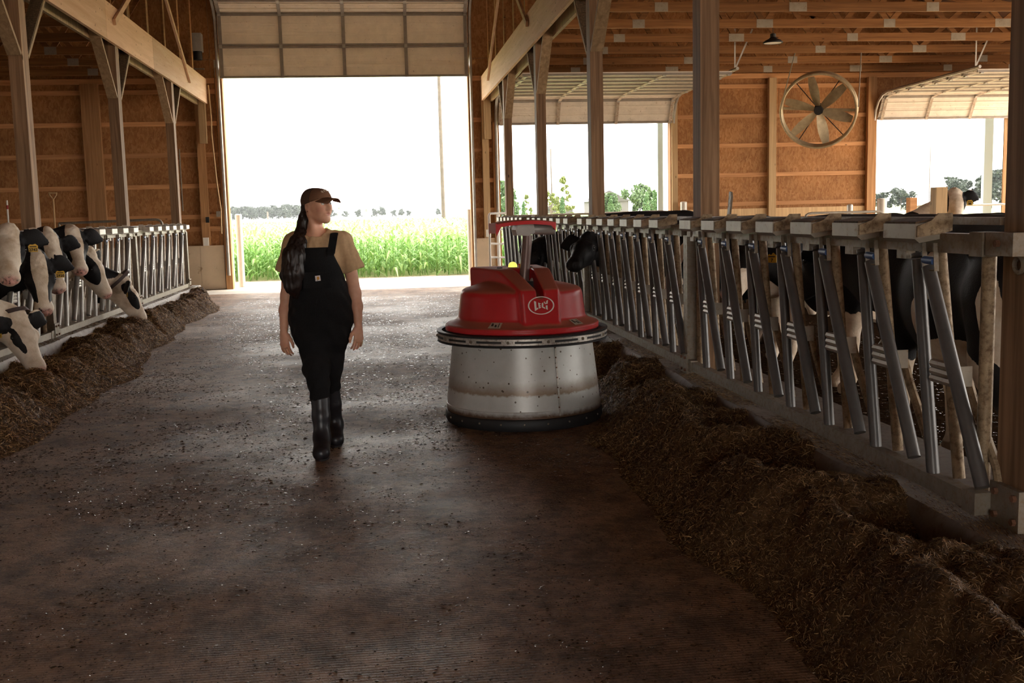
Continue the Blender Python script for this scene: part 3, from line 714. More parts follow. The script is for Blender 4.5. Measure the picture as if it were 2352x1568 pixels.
# ================================================================ cows
def mat_coat():
    m, nt, b = newmat('holstein_coat')
    at = N(nt, 'ShaderNodeAttribute', attribute_name='coat'); sp = nt.nodes.new('ShaderNodeSeparateColor'); L(nt, at.outputs['Color'], sp.inputs[0])
    co = coords(nt, (1,1,1), 'Object')
    n1 = N(nt, 'ShaderNodeTexNoise', Scale=22.0, Detail=6.0, Roughness=.65); L(nt, co, n1.inputs['Vector'])
    ad = N(nt, 'ShaderNodeMath', operation='MULTIPLY_ADD'); L(nt, n1.outputs['Fac'], ad.inputs[0]); ad.inputs[1].default_value = .55; L(nt, sp.outputs[0], ad.inputs[2])
    th = ramp(nt, ad.outputs[0], [(.755, (0,0,0)), (.795, (1,1,1))])
    n2 = N(nt, 'ShaderNodeTexNoise', Scale=7.0, Detail=5.0, Roughness=.6); L(nt, co, n2.inputs['Vector'])
    wh = ramp(nt, n2.outputs['Fac'], [(.30, (.50,.37,.24)), (.55, (.74,.62,.48)), (.75, (.82,.74,.62))])
    mx = N(nt, 'ShaderNodeMix', data_type='RGBA'); L(nt, th.outputs[0], mx.inputs[0]); mx.inputs[6].default_value = (.0075,.0065,.007,1); L(nt, wh.outputs[0], mx.inputs[7])
    pk = N(nt, 'ShaderNodeMix', data_type='RGBA'); L(nt, sp.outputs[1], pk.inputs[0]); L(nt, mx.outputs[2], pk.inputs[6])
    n3 = N(nt, 'ShaderNodeTexNoise', Scale=38.0, Detail=3.0); L(nt, co, n3.inputs['Vector'])
    pr = ramp(nt, n3.outputs['Fac'], [(.36, (.05,.03,.03)), (.43, (.52,.25,.20)), (.6, (.62,.33,.27))]); L(nt, pr.outputs[0], pk.inputs[7])
    dm = N(nt, 'ShaderNodeMix', data_type='RGBA'); L(nt, sp.outputs[2], dm.inputs[0]); L(nt, pk.outputs[2], dm.inputs[6]); dm.inputs[7].default_value = (.10,.06,.035,1)
    L(nt, dm.outputs[2], b.inputs['Base Color'])
    rr = N(nt, 'ShaderNodeMath', operation='MULTIPLY_ADD'); L(nt, sp.outputs[1], rr.inputs[0]); rr.inputs[1].default_value = -.25; rr.inputs[2].default_value = .62; L(nt, rr.outputs[0], b.inputs['Roughness'])
    b.inputs['Specular IOR Level'].default_value = .3
    n4 = N(nt, 'ShaderNodeTexNoise', Scale=120.0, Detail=4.0); L(nt, co, n4.inputs['Vector']); bump(nt, b, n4.outputs['Fac'], .35, .008)
    return m
M['coat'] = mat_coat()
M['eye'] = mat_plain('cow_eye', (.006,.005,.005), .08)
M['tag'] = mat_plain('ear_tag_plastic', (.62,.36,.02), .5, var=.1, scale=30)
M['tagink'] = mat_plain('tag_ink', (.02,.012,.005), .7)
M['collar'] = mat_plain('leather_collar', (.045,.022,.016), .6, var=.3, scale=40)
M['hoofm'] = mat_plain('hoof_horn', (.05,.035,.025), .6)

def cow(name, label, loc, yaw, poll, nose, spots, base, vox=.013, tags=None, collar=False, grp=None, pink=True, brisket=1.0, scale=1.0, ear_sc=1.0):
    """loc: ground point under the barrel; poll/nose in world metres; spots: list of (frame, centre, radii, white 1/black 0)"""
    root = thing(name, label, 'cow', (loc[0], loc[1], .0), grp); root.rotation_euler = (0, 0, yaw)
    cy, sy = math.cos(yaw), math.sin(yaw)
    def loc2(p):
        dx, dy = p[0]-loc[0], p[1]-loc[1]; return np.array((cy*dx+sy*dy, -sy*dx+cy*dy, p[2]))
    P, Q = loc2(poll), loc2(nose); d = Q-P; d /= np.linalg.norm(d)
    u = np.array((0,0,1.0)); u = u-d*(u@d); u /= np.linalg.norm(u); sd = np.cross(u, d)       # sd = left side of the head
    H = lambda a, b_, c: P+d*a+sd*b_+u*c
    S = scale; zb = 1.0*S
    lo = np.minimum(np.array((-1.15*S, -.42*S, -.02)), np.minimum(P, Q)-.36); hi = np.maximum(np.array((.95*S, .42*S, 1.55*S)), np.maximum(P, Q)+.36)
    g = SDF(lo, hi, vox); y_ = (0,1,0); s3 = lambda *a: tuple(S*x for x in a)
    # barrel
    g.cone(s3(.40,0,1.00), s3(-.10,0,.97), .32*S, .385*S, .08, y_, .80); g.cone(s3(-.10,0,.97), s3(-.62,0,1.05), .385*S, .29*S, .08, y_, .86)
    g.cone(s3(.42,0,1.27), s3(-.70,0,1.28), .11*S, .12*S, .10); g.ell(s3(.58,0,.84), s3(.20,.17,.22), .10)
    g.ell(s3(-.82,0,1.14), s3(.17,.22,.24), .10)
    for q in (-1, 1):
        g.ell(s3(.42,.20*q,.98), s3(.17,.11,.30), .08); g.ell(s3(-.56,.245*q,1.27), s3(.07,.05,.06), .07); g.ell(s3(-.93,.12*q,1.20), s3(.05,.05,.06), .06)
        g.cone(s3(-.70,.19*q,1.02), s3(-.66,.19*q,.72), .21*S, .13*S, .07, y_, .72)                 # thigh
        g.chain([s3(-.66,.18*q,.74), s3(-.84,.17*q,.50), s3(-.82,.17*q,.30), s3(-.80,.17*q,.14)], [.115*S, .062*S, .043*S, .050*S], .03)
        g.chain([s3(.40,.19*q,.80), s3(.42,.17*q,.62), s3(.43,.16*q,.42), s3(.42,.16*q,.16)], [.12*S, .080*S, .056*S, .046*S], .03)
        for x0 in (.43, -.78): g.cone(s3(x0,.165*q,.12), s3(x0+.05,.165*q,.035), .050*S, .060*S, .02)
    g.ell(s3(-.50,0,.62), s3(.22,.17,.15), .06)
    for q in (-1, 1):
        for x0 in (-.42, -.58): g.cone(s3(x0,.08*q,.52), s3(x0,.08*q,.44), .020*S, .014*S, .015)
    g.chain([s3(-.97,0,1.28), s3(-1.03,0,1.05), s3(-1.02,0,.70), s3(-1.0,0,.46)], [.045*S, .028*S, .022*S, .045*S], .03)
    # neck
    A = np.array(s3(.50,0,1.06)); B = H(-.06, 0, -.05); mid = (A+B)/2+np.array((.03,0,-.02))
    g.chain([A, mid, B], [.27*S, .185*S, .135*S], .07, sd, .70)
    A2 = np.array(s3(.62,0,.86)); g.chain([A2, (A2+H(.05,0,-.14))/2, H(.06, 0, -.12)], [.19*S, .11*S, .08*S], .08, sd, .6)
    # head
    g.cone(H(.0,0,-.03), H(.17,0,-.03), .112, .118, .04, sd, 1.06); g.cone(H(.17,0,-.03), H(.41,0,-.035), .112, .074, .04, sd, .95)
    g.ell(H(.46,0,-.045), (.078,.088,.074), .03, np.stack([d, sd, u], 1)); g.cone(H(.12,0,-.13), H(.40,0,-.10), .080, .050, .05, sd, .85)
    g.ell(H(-.015,0,.055), (.06,.075,.05), .04, np.stack([d, sd, u], 1))
    for q in (-1, 1):
        g.ell(H(.17, .104*q, .012), (.05,.034,.042), .03, np.stack([d, sd, u], 1))
        e0, e1, e2 = H(.03,.10*q,.0), H(.015,.19*q*ear_sc,.0), H(.035,.295*q*ear_sc,-.03)
        ew = d*.75+u*.65; ew = ew/np.linalg.norm(ew); g.chain([e0, e1, e2], [.036, .082, .030], .02, ew, .30)
        g.ell(H(.532, .042*q, -.020), (.026,.017,.022), .012, np.stack([d, sd, u], 1), '-')
        g.ell(H(.175, .137*q, .014), (.021,.013,.017), .012, np.stack([d, sd, u], 1), '-')
    g.cone(H(.545, -.03, -.092), H(.42, -.085, -.095), .007, .005, .012, None, 1, '-'); g.cone(H(.545, .03, -.092), H(.42, .085, -.095), .007, .005, .012, None, 1, '-')
    g.wrinkle(.0045, 75, 4, (1,1,1), (H(-.02,0,.03)-.13, H(.05,0,.03)+.13))
    fr = {'h': (P, np.stack([d, sd, u], 1)), 'b': (np.zeros(3), np.eye(3))}
    def cols(V):
        v = np.full(len(V), float(base)); 
        for frm, c, r, wv in spots:
            o, R = fr[frm]; q = (V-o)@R if frm == 'h' else V/S
            e = np.sqrt((((q-np.array(c))/np.array(r))**2).sum(1)); a = np.clip(.5+3.2*(1-e), 0, 1); v = v*(1-a)+wv*a
        q = (V-P)@fr['h'][1]
        nose_m = np.clip((q[:,0]-.485)*28, 0, 1)*np.clip((q[:,2]+.085)*30, 0, 1)*(np.abs(q[:,1]) < .12)*(np.abs(q[:,2]) < .2) if pink else np.zeros(len(V))
        dirt = np.clip((.55-V[:,2]/S)*1.6, 0, .75)*(V[:,0] < .75*S)
        dirt = np.where(V[:,2] < .10*S, 1.0, dirt)*(q[:,0] < -.1)
        return {'coat': np.stack([v, nose_m, dirt, np.ones(len(V))], 1)}
    V, F = g.mesh(); me = np_mesh(name+'_body', V, F, M['coat'], True, cols(V))
    body = link('body', me, root); ORG[body.name] = Vector((loc[0], loc[1], 0))
    Rm = Matrix([[d[i], sd[i], u[i]] for i in range(3)])
    em = MB()
    for q in (-1, 1):
        eo = MB().ell(H(.175,.127*q,.014), (.021,.014,.018), 10, 8, Rm).mesh('eye', (0,0,0), 60); eo.materials.append(M['eye']); link('eye', eo, body)
    for q, txt in (tags or []):
        c = Vector(H(.075, .19*q, -.035)); 
        ex = Vector(sd)*(1.0); ez = Vector(u)*.75+Vector(d)*-.65; ez = (Vector((0,0,1))*.8+ez*.35).normalized(); ex = (ex-ez*ex.dot(ez)).normalized(); ey = ez.cross(ex)
        prof = [(-.036,-.052), (.036,-.052), (.040,.0), (.016,.022), (.007,.046), (-.007,.046), (-.016,.022), (-.040,.0)]
        tm = MB().prism([c+ex*a+ez*b_ for a, b_ in prof], ey*.003).mesh('ear_tag', (0,0,0)); tm.materials.append(M['tag']); to = link('ear_tag', tm, body)
        for side in (-1,):
            l1 = text_mesh('tag_number', txt, .034, M['tagink'], .0012); n_ = -ey if True else ey
            mt = Matrix.LocRotScale(c-ez*.034-ey*.0015, Matrix((ex, ez, ex.cross(ez))).transposed().to_quaternion(), Vector((1,1,1)))
            ob = link('tag_number', l1, to); ob.matrix_local = mt
            bm_ = MB().prism([c+ex*a+ez*b_-ey*.0015 for a, b_ in ((-.027,-.010), (.027,-.010), (.027,-.002), (-.027,-.002))], -ey*.001).mesh('tag_line', (0,0,0)); bm_.materials.append(M['tagink']); link('tag_line', bm_, to)
    if collar:
        cm = MB(); ring = []; cc = H(-.09, 0, -.085); nd = Vector(d*.55+u*-.2+(B-A)/np.linalg.norm(B-A)*.6).normalized(); uu = Vector(sd); vv = nd.cross(uu).normalized()
        vs = []; fs = []; n = 28
        for k in range(n):
            a = 2*math.pi*k/n; rr = Vector(cc)+uu*math.cos(a)*.155+vv*math.sin(a)*.240
            o_ = (uu*math.cos(a)*.6+vv*math.sin(a)).normalized()
            for dz, do in ((-.02,0),(.02,0),(.02,.007),(-.02,.007)): vs.append(rr+nd*dz+o_*do)
        for k in range(n):
            for j in range(4): fs.append((k*4+j, k*4+(j+1)%4, ((k+1)%n)*4+(j+1)%4, ((k+1)%n)*4+j))
        cm.add(vs, fs); c_ = cm.mesh('collar', (0,0,0), 50); c_.materials.append(M['collar']); co_ = link('collar', c_, root)
        low = min((Vector(v) for v in vs), key=lambda p: p.z)
        w_ = MB().ell(low+Vector((0,0,-.035)), (.052,.042,.040), 14, 10).mesh('collar_weight', (0,0,0), 50); w_.materials.append(M['dark']); link('collar_weight', w_, co_)
    return root
W_, K_ = 1, 0
BLZ = ('h', (.20,0,.08), (.42,.075,.13), 1)          # white blaze down the face
MUZ = ('h', (.46,0,-.04), (.10,.12,.12), 1)
EARS = [('h', (.03,.21,0), (.10,.13,.09), 0), ('h', (.03,-.21,0), (.10,.13,.09), 0)]
SADDLE = [('b', (.15,0,1.25), (.42,.6,.40), 0), ('b', (-.65,0,1.25), (.30,.6,.34), 0)]
yl = lambda y: (-4.62, y)
GL = 'cows in the left pen'
cow('cow', 'cow cut by the left edge, broad white face held high, black ear with yellow tag', yl(9.80), 0, (-3.22,9.74,1.385), (-3.10,9.30,1.0),
    [('h', (.1,.13,-.02), (.30,.045,.14), 0), ('h', (.1,-.13,-.02), (.30,.045,.14), 0)]+EARS+SADDLE+[('b', (.75,0,1.0), (.22,.4,.4), 0)], 1, .0115, [(-1, '2743'), (1, '2743')], grp=GL)
cow('cow', 'black cow with shaggy white blaze and dark muzzle looking at the camera, tag 2920', yl(10.42), 0, (-3.20,10.40,1.125), (-3.08,10.12,.70),
    [('h', (.10,0,.08), (.26,.072,.12), 1), ('h', (.33,.0,.04), (.20,.048,.09), 1), ('h', (.45,0,-.05), (.08,.11,.08), 1), ('b', (-.3,0,.9), (.4,.6,.5), 1)], 0, .0115, [(-1, '2920'), (1, '2920')], grp=GL)
cow('cow', 'cow with pale face and pink nose behind the shaggy-blazed cow', yl(11.06), 0, (-3.32,11.20,1.31), (-3.20,11.03,.83),
    [BLZ, ('h', (.10,0,.07), (.24,.080,.12), 1), MUZ, ('b', (-.2,0,1.1), (.4,.6,.5), 1)], 0, .0125, [(-1, '2931')], grp=GL)
cow('cow', 'cow with tall white face and pink nose, head highest in the left row', yl(11.78), 0, (-3.32,12.02,1.355), (-3.15,11.66,.985),
    [BLZ, ('h', (.10,0,.07), (.24,.085,.13), 1), MUZ, ('b', (.1,0,1.0), (.3,.6,.6), 1)], 0, .0125, [(-1, '2949')], grp=GL)
cow('cow', 'cow in profile with large black eye patch and white blaze, head lowered above the rail', yl(12.62), 0, (-3.36,12.72,1.12), (-3.09,12.66,.62),
    [('h', (.17,.11,-.02), (.20,.09,.115), 0), ('h', (.17,-.11,-.02), (.20,.09,.115), 0), ('h', (.0,0,-.08), (.10,.2,.07), 0)]+EARS+SADDLE, 1, .0125, [(-1, '2949')], grp=GL)
cow('cow', 'cow eating at the trough with black neck, black eye patch, leather collar and hanging weight', yl(13.62), 0, (-3.26,13.92,.70), (-3.02,14.02,.235),
    [('h', (.20,.10,-.01), (.15,.07,.06), 0), ('h', (.20,-.10,-.01), (.15,.07,.06), 0), ('h', (-.55,0,-.05), (.42,.3,.20), 0), ('h', (-.26,-.12,-.10), (.06,.08,.06), 0)]+EARS+SADDLE, 1, .012, [(-1, '31')], True, GL)
cow('cow', 'white-faced cow eating in the left foreground, cut by the picture edge, leather collar', yl(9.10), 0, (-3.22,9.74,.66), (-2.97,9.56,.225),
    [('h', (.185,-.10,.02), (.10,.035,.045), 0), ('h', (.29,-.085,.02), (.07,.03,.03), 0), ('h', (.02,-.16,.01), (.06,.20,.06), 0), ('h', (-.34,0,0), (.16,.3,.2), 0)]+EARS+SADDLE, 1, .0115, [(-1, '102')], True, GL)
yr = math.pi
GR = 'cows in the right pen'
cow('cow', 'all black cow pushing its head out between the right headlocks', (3.45, 11.35), yr, (2.20,11.18,1.165), (1.93,10.76,.955), [('b', (.7,0,.70), (.14,.2,.16), 1)], 0, .0125, None, grp=GR, pink=False)
cow('cow', 'black cow feeding behind the robot with its head lowered', (3.42, 14.35), yr, (2.14,14.55,1.0), (1.88,14.3,.56), [('b', (-.6,0,.7), (.3,.4,.2), 1)], 0, .015, None, grp=GR, pink=False, scale=1.05)
cow('cow', 'large black cow with small white flank patches standing along the nearest right headlocks', (3.12, 5.35), math.radians(86), (3.02,6.78,1.22), (2.86,7.16,.92),
    [('b', (-.18,.33,1.16), (.055,.2,.085), 1), ('b', (-.235,.33,1.07), (.04,.2,.09), 1), ('b', (-.14,.34,.86), (.05,.2,.13), 1), ('b', (-.40,.30,.66), (.34,.3,.14), 1), ('b', (-.82,.2,.92), (.07,.3,.22), 1), ('b', (.60,.3,.90), (.05,.25,.16), 1), ('b', (0,0,.2), (1.2,.6,.42), 1), BLZ], 0, .013, None, grp=GR, scale=1.02)
cow('cow', 'black cow with white jaw and yellow tag behind the headlocks, right of the wide post', (4.15, 8.05), math.radians(168), (2.86,7.96,1.20), (2.58,7.72,.86),
    [('h', (.34,.0,-.06), (.16,.14,.12), 1), ('h', (-.15,-.1,-.1), (.10,.2,.12), 1), ('b', (0,0,.3), (1.2,.6,.42), 1)], 0, .014, [(1, '7')], grp=GR)
cow('cow', 'black and white cow standing deeper in the right pen behind the headlocks', (4.3, 9.9), math.radians(185), (2.95,9.75,1.18), (2.62,9.62,.80),
    [BLZ, MUZ, ('b', (.55,0,1.0), (.18,.5,.5), 1), ('b', (0,0,.3), (1.2,.6,.42), 1)], 0, .016, None, grp=GR)
cow('cow', 'white cow with black spots seen over the headlocks in front of the far right opening', (6.62, 13.95), math.radians(10), (7.97,14.02,1.575), (7.80,13.64,1.25),
    [('b', (.10,-.2,1.28), (.17,.4,.14), 0), ('b', (.62,-.1,1.25), (.20,.4,.22), 0), ('b', (-.85,0,1.2), (.2,.4,.2), 0), ('h', (.10,.14,0), (.25,.055,.15), 0), ('h', (.10,-.14,0), (.25,.055,.15), 0)]+EARS, 1, .016, [(1, '88')], grp=GR, scale=.97)
# ================================================================ feed-pushing robot
def mat_drum():
    m, nt, b = newmat('muddy_steel_drum')
    g = nt.nodes.new('ShaderNodeNewGeometry'); sx = nt.nodes.new('ShaderNodeSeparateXYZ'); L(nt, g.outputs['Position'], sx.inputs[0])
    co = coords(nt, (1,1,1), 'World')
    n1 = N(nt, 'ShaderNodeTexNoise', Scale=5.0, Detail=6.0, Roughness=.65); L(nt, co, n1.inputs['Vector'])
    base = ramp(nt, n1.outputs['Fac'], [(.3, (.42,.415,.385)), (.7, (.53,.53,.50))])
    # tide mark of dried feed
    n2 = N(nt, 'ShaderNodeTexNoise', Scale=26.0, Detail=5.0, Roughness=.7); L(nt, co, n2.inputs['Vector'])
    zz = N(nt, 'ShaderNodeMath', operation='MULTIPLY_ADD'); L(nt, n2.outputs['Fac'], zz.inputs[0]); zz.inputs[1].default_value = .05; L(nt, sx.outputs[2], zz.inputs[2])
    band = ramp(nt, zz.outputs[0], [(.265, (0,0,0)), (.28, (.85,)*3), (.31, (.6,)*3), (.37, (0,0,0))])
    mx = N(nt, 'ShaderNodeMix', data_type='RGBA'); L(nt, band.outputs[0], mx.inputs[0]); L(nt, base.outputs[0], mx.inputs[6]); mx.inputs[7].default_value = (.20,.115,.05,1)
    v = N(nt, 'ShaderNodeTexVoronoi', Scale=24.0); v.inputs['Randomness'].default_value = 1.0; L(nt, co, v.inputs['Vector'])
    sp = nt.nodes.new('ShaderNodeSeparateColor'); L(nt, v.outputs['Color'], sp.inputs[0])
    dd = N(nt, 'ShaderNodeMath', operation='MULTIPLY_ADD'); L(nt, sp.outputs[0], dd.inputs[0]); dd.inputs[1].default_value = -.17; L(nt, v.outputs['Distance'], dd.inputs[2])
    spot = ramp(nt, dd.outputs[0], [(.0, (1,1,1)), (.03, (0,0,0))])
    m2 = N(nt, 'ShaderNodeMix', data_type='RGBA'); L(nt, spot.outputs[0], m2.inputs[0]); L(nt, mx.outputs[2], m2.inputs[6]); m2.inputs[7].default_value = (.07,.045,.02,1)
    # mud at the foot
    foot = ramp(nt, zz.outputs[0], [(.125, (1,1,1)), (.16, (0,0,0))])
    m3 = N(nt, 'ShaderNodeMix', data_type='RGBA'); L(nt, foot.outputs[0], m3.inputs[0]); L(nt, m2.outputs[2], m3.inputs[6]); m3.inputs[7].default_value = (.10,.055,.03,1)
    L(nt, m3.outputs[2], b.inputs['Base Color']); b.inputs['Roughness'].default_value = .36; b.inputs['Metallic'].default_value = .1
    return m
def mat_red():
    m, nt, b = newmat('red_plastic_hood')
    co = coords(nt, (1,1,1), 'World'); g = nt.nodes.new('ShaderNodeNewGeometry'); sx = nt.nodes.new('ShaderNodeSeparateXYZ'); L(nt, g.outputs['Normal'], sx.inputs[0])
    n1 = N(nt, 'ShaderNodeTexNoise', Scale=7.0, Detail=7.0, Roughness=.7); L(nt, co, n1.inputs['Vector'])
    a = N(nt, 'ShaderNodeMath', operation='MULTIPLY_ADD'); L(nt, n1.outputs['Fac'], a.inputs[0]); a.inputs[1].default_value = .5; L(nt, sx.outputs[2], a.inputs[2])
    r = ramp(nt, a.outputs[0], [(.72, (0,0,0)), (1.22, (.75,)*3)])       # settled dust lies on the upward faces
    mx = N(nt, 'ShaderNodeMix', data_type='RGBA'); L(nt, r.outputs[0], mx.inputs[0]); mx.inputs[6].default_value = (.50,.018,.022,1); mx.inputs[7].default_value = (.34,.13,.075,1)
    L(nt, mx.outputs[2], b.inputs['Base Color'])
    b.inputs['Specular IOR Level'].default_value = .35
    rr = N(nt, 'ShaderNodeMath', operation='MULTIPLY_ADD'); L(nt, r.outputs[0], rr.inputs[0]); rr.inputs[1].default_value = .45; rr.inputs[2].default_value = .36; L(nt, rr.outputs[0], b.inputs['Roughness'])
    return m
M['drum'] = mat_drum(); M['red'] = mat_red()
M['logo'] = mat_plain('logo_white', (.80,.78,.72), .5); M['sticker'] = mat_plain('sticker_paper', (.50,.44,.34), .6); M['ink'] = mat_plain('sticker_ink', (.02,.015,.012), .6)
M['alu'] = mat_plain('bumper_aluminium', (.50,.47,.42), .4, metal=.7, var=.2, scale=20, dirt=(.16,.10,.06), dirt_amt=.35)
M['greypl'] = mat_plain('grey_motor_housing', (.40,.38,.35), .4, metal=.35, var=.1, scale=12)
M['mast'] = mat_plain('mast_tube', (.19,.13,.115), .38, metal=.3, var=.2, scale=9)
mb_, nt_, bb_ = newmat('beacon_lens'); bb_.inputs['Base Color'].default_value = (.9,.75,.12,1); bb_.inputs['Emission Color'].default_value = (1,.82,.16,1); bb_.inputs['Emission Strength'].default_value = .11; M['beacon'] = mb_
def robot():
    f = Vector((.16, -.987, 0)).normalized()
    t = thing('feed_pusher_robot', 'red-topped feed pushing robot with grey drum beside the right feed row', 'robot', (1.0, 7.63, 0)); t.rotation_euler = (0, 0, math.atan2(f.y, f.x))
    ORG[t.name] = Vector((0,0,0))
    part('skirt', MB().lathe([(.50,.0),(.565,.004),(.578,.03),(.576,.075),(.568,.085),(.50,.086)], 72), M['dark'], t, 40)
    for k in range(22):
        a = 2*math.pi*k/22; c = Vector((.577*math.cos(a), .577*math.sin(a), .055))
        part('skirt_bolt', MB().ell(c, (.008,.008,.008), 6, 4), M['galv'], t, 60)
    dr = part('drum', MB().lathe([(.52,.086),(.5655,.088),(.566,.135),(.562,.139),(.508,.60),(.40,.602)], 96), M['drum'], t, 30)
    for a0 in (.165, .165+math.pi*2/3, .165+math.pi*4/3):      # lapped seams with rivets
        s_ = MB(); 
        pts = []
        for z, r in ((.10,.5675),(.139,.5645),(.595,.5105)): pts.append((r, z))
        vs = []
        for r, z in pts:
            for da in (-.012, .012): vs.append((r*math.cos(a0+da), r*math.sin(a0+da), z))
        for r, z in pts:
            for da in (-.012, .012): vs.append(((r+.003)*math.cos(a0+da), (r+.003)*math.sin(a0+da), z))
        s_.add(vs, [(6,7,9,8),(8,9,11,10),(0,6,8,2),(2,8,10,4),(1,3,9,7),(3,5,11,9)])
        so = part('seam_strip', s_, M['alu'], dr)
        for z in np.linspace(.16, .57, 7):
            r = .562+(z-.139)*(.508-.562)/(.60-.139)+.004; part('rivet', MB().ell((r*math.cos(a0-.006), r*math.sin(a0-.006), z), (.006,.006,.006), 6, 4), M['rust'], so, 60)
    # bumper hoop
    hp = part('bumper_hoop', MB().lathe([(.585,.60),(.612,.602),(.618,.606),(.618,.648),(.612,.652),(.585,.654)], 96, cap=False).lathe([(.585,.654),(.585,.60)], 96, cap=False), M['alu'], t, 30)
    part('hoop_edge', MB().lathe([(.586,.655),(.622,.655),(.624,.663),(.620,.668),(.586,.668),(.586,.655)], 96, cap=False), M['dark'], hp, 30)
    part('hoop_edge', MB().lathe([(.586,.588),(.616,.588),(.620,.593),(.618,.599),(.586,.599),(.586,.588)], 96, cap=False), M['dark'], hp, 30)
    for k in range(14):
        a0 = 2*math.pi*k/14; q = MB(); n = 8; vs = []
        for i in range(n+1):
            a = a0+.075+(2*math.pi/14-.15)*i/n
            for r, z in ((.6165,.6195),(.6165,.6345),(.6195,.6345),(.6195,.6195)): vs.append((r*math.cos(a), r*math.sin(a), z))
        fs = [(i*4+j, i*4+(j+1)%4, i*4+4+(j+1)%4, i*4+4+j) for i in range(n) for j in range(4)]+[(3,2,1,0),(n*4,n*4+1,n*4+2,n*4+3)]
        q.add(vs, fs); part('hoop_slot', q, M['dark'], hp)
        part('hoop_bolt', MB().ell((.619*math.cos(a0), .619*math.sin(a0), .627), (.011,.011,.011), 8, 5), M['galv'], hp, 60)
    for k in range(6):
        a = 2*math.pi*(k+.5)/6; part('hoop_bracket', MB().beam((.47*math.cos(a), .47*math.sin(a), .625), (.60*math.cos(a), .60*math.sin(a), .627), .04, .02), M['dark'], hp)
    part('inner_ring', MB().lathe([(.40,.603),(.555,.604),(.555,.664),(.40,.664)], 72), M['dark'], t, 30)
    # hood
    g = SDF((-.60,-.60,.64), (.60,.60,1.14), .0062)
    g.frus(.560, .665, .556, .713, .01, .012); g.frus(.555, .70, .462, .748, .012, .01)
    g.frus(.470, .70, .438, .955, .02, .055); g.ell((0,0,.93), (.425,.425,.085), .03)
    sn = .150
    wedge = [(0,0,1,1.098), (.34,0,.94,1.045+.02), (1,0,.16,.492+.16*.72), (sn,.989,0,.205), (sn,-.989,0,.205), (-1,0,0,.44), (0,0,-1,-.70)]
    g.poly(wedge, (-.47,-.32,.69), (.50,.32,1.11), .022, .022)
    g.poly([(-1,0,0,.03), (.12,1,0,.078), (.12,-1,0,.078), (1,0,0,.7), (0,0,1,1.3), (-.1,0,-1,-.955)], (-.05,-.10,.93), (.60,.10,1.14), .018, .012, '-')
    for y in (.40,): 
        for z in (.80, .85, .90): g.poly([(-.75,.66,0,.60), (.75,-.66,0,-.36), (.66,.75,0,.40), (-.66,-.75,0,-.10), (0,0,1,z+.016), (0,0,-1,-z+.016)], (-.1,.3,z-.03), (.4,.6,z+.03), .008, .006, '-')
    hood = sdf_part('hood', g, M['red'], t)
    for z in (.80, .85, .90):
        q = MB(); c = Vector((.145, .36, z)); q.beam(c+Vector((-.08,.07,0)), c+Vector((.08,-.07,0)), .05, .006, (0,0,1)); part('vent_grille', q, M['dark'], hood)
    # emblem: ring and letters on the flat front panel
    def fp(yy, zz, e=.0): return Vector((.491-.16*(zz-.72)+e, yy, zz))
    sc = 1.216e-4; cx, cz = 1030, 770
    P = lambda a, b_, e=0: fp((a-cx)*sc, .862-(b_-cz)*sc, e)
    ring = MB(); n = 56; vs = []
    for k in range(n):
        a = 2*math.pi*k/n
        for rr, e in ((.95,.0),(1.045,.0),(1.045,.004),(.95,.004)): vs.append(P(cx+745*rr*math.cos(a), cz+485*rr*math.sin(a), e))
    ring.add(vs, [(k*4+j, k*4+(j+1)%4, ((k+1)%n)*4+(j+1)%4, ((k+1)%n)*4+j) for k in range(n) for j in range(4)])
    lo = part('logo_oval', ring, M['logo'], hood)
    LET = {'L': [(620,500),(740,540),(745,920),(835,885),(850,950),(645,1070)],
           'E': [(865,600),(1015,665),(985,700),(945,690),(950,755),(1010,765),(1015,805),(950,815),(955,870),(1020,850),(1020,890),(890,945)],
           'l': [(1160,610),(1168,700),(1150,855),(1200,868),(1260,910),(1255,970),(1100,900),(1072,860),(1065,660)],
           'V': [(1195,580),(1265,560),(1305,655),(1342,655),(1355,530),(1460,475),(1415,690),(1265,705)],
           'i': [(1300,795),(1400,775),(1405,1035),(1310,980)]}
    for ch, pl in LET.items():
        part('logo_letter', MB().prism([P(a, b_, .0) for a, b_ in pl], (.0042, 0, 0)), M['logo'], lo)
    # pictogram stickers on the flange
    for a0 in (-.66, .56):
        q = MB(); vs = []; A = lambda da, r: Vector((r*math.cos(a0+da), r*math.sin(a0+da), .748-(r-.462)*(.048/.093)+.006))
        part_ = MB().prism([A(-.085,.475), A(-.085,.535), A(.085,.535), A(.085,.475)], (0,0,.0015)); st = part('sticker', part_, M['sticker'], hood)
        for da, w, r0, r1 in ((-.045,.022,.485,.515), (.01,.02,.50,.525), (.05,.008,.482,.528)):
            part('pictogram', MB().prism([A(da-w,r0)+Vector((0,0,.0016)), A(da-w*.5,r1)+Vector((0,0,.0016)), A(da+w,r1)+Vector((0,0,.0016)), A(da+w*.3,r0)+Vector((0,0,.0016))], (0,0,.001)), M['ink'], st)
    # mast and head
    b0, b1 = Vector((.03, .012, .98)), Vector((.0, .058, 1.335))
    part('mast', MB().tube([b0, b1], .036, 20), M['mast'], t, 40)
    part('mast_socket', MB().box(-.03, .09, -.06, .07, .955, 1.005), M['dark'], t)
    for yy in (-.05, .065): part('hinge_ear', MB().ell((.06, yy, 1.005), (.022,.012,.022), 10, 6), M['greypl'], t, 50)
    hd = part('gear_housing', MB().prism([(-.06,-.035,1.335), (-.06,-.045,1.375), (-.06,-.03,1.415), (-.06,.09,1.42), (-.06,.10,1.35), (-.06,.05,1.33)], (.11, 0, 0)), M['greypl'], t)
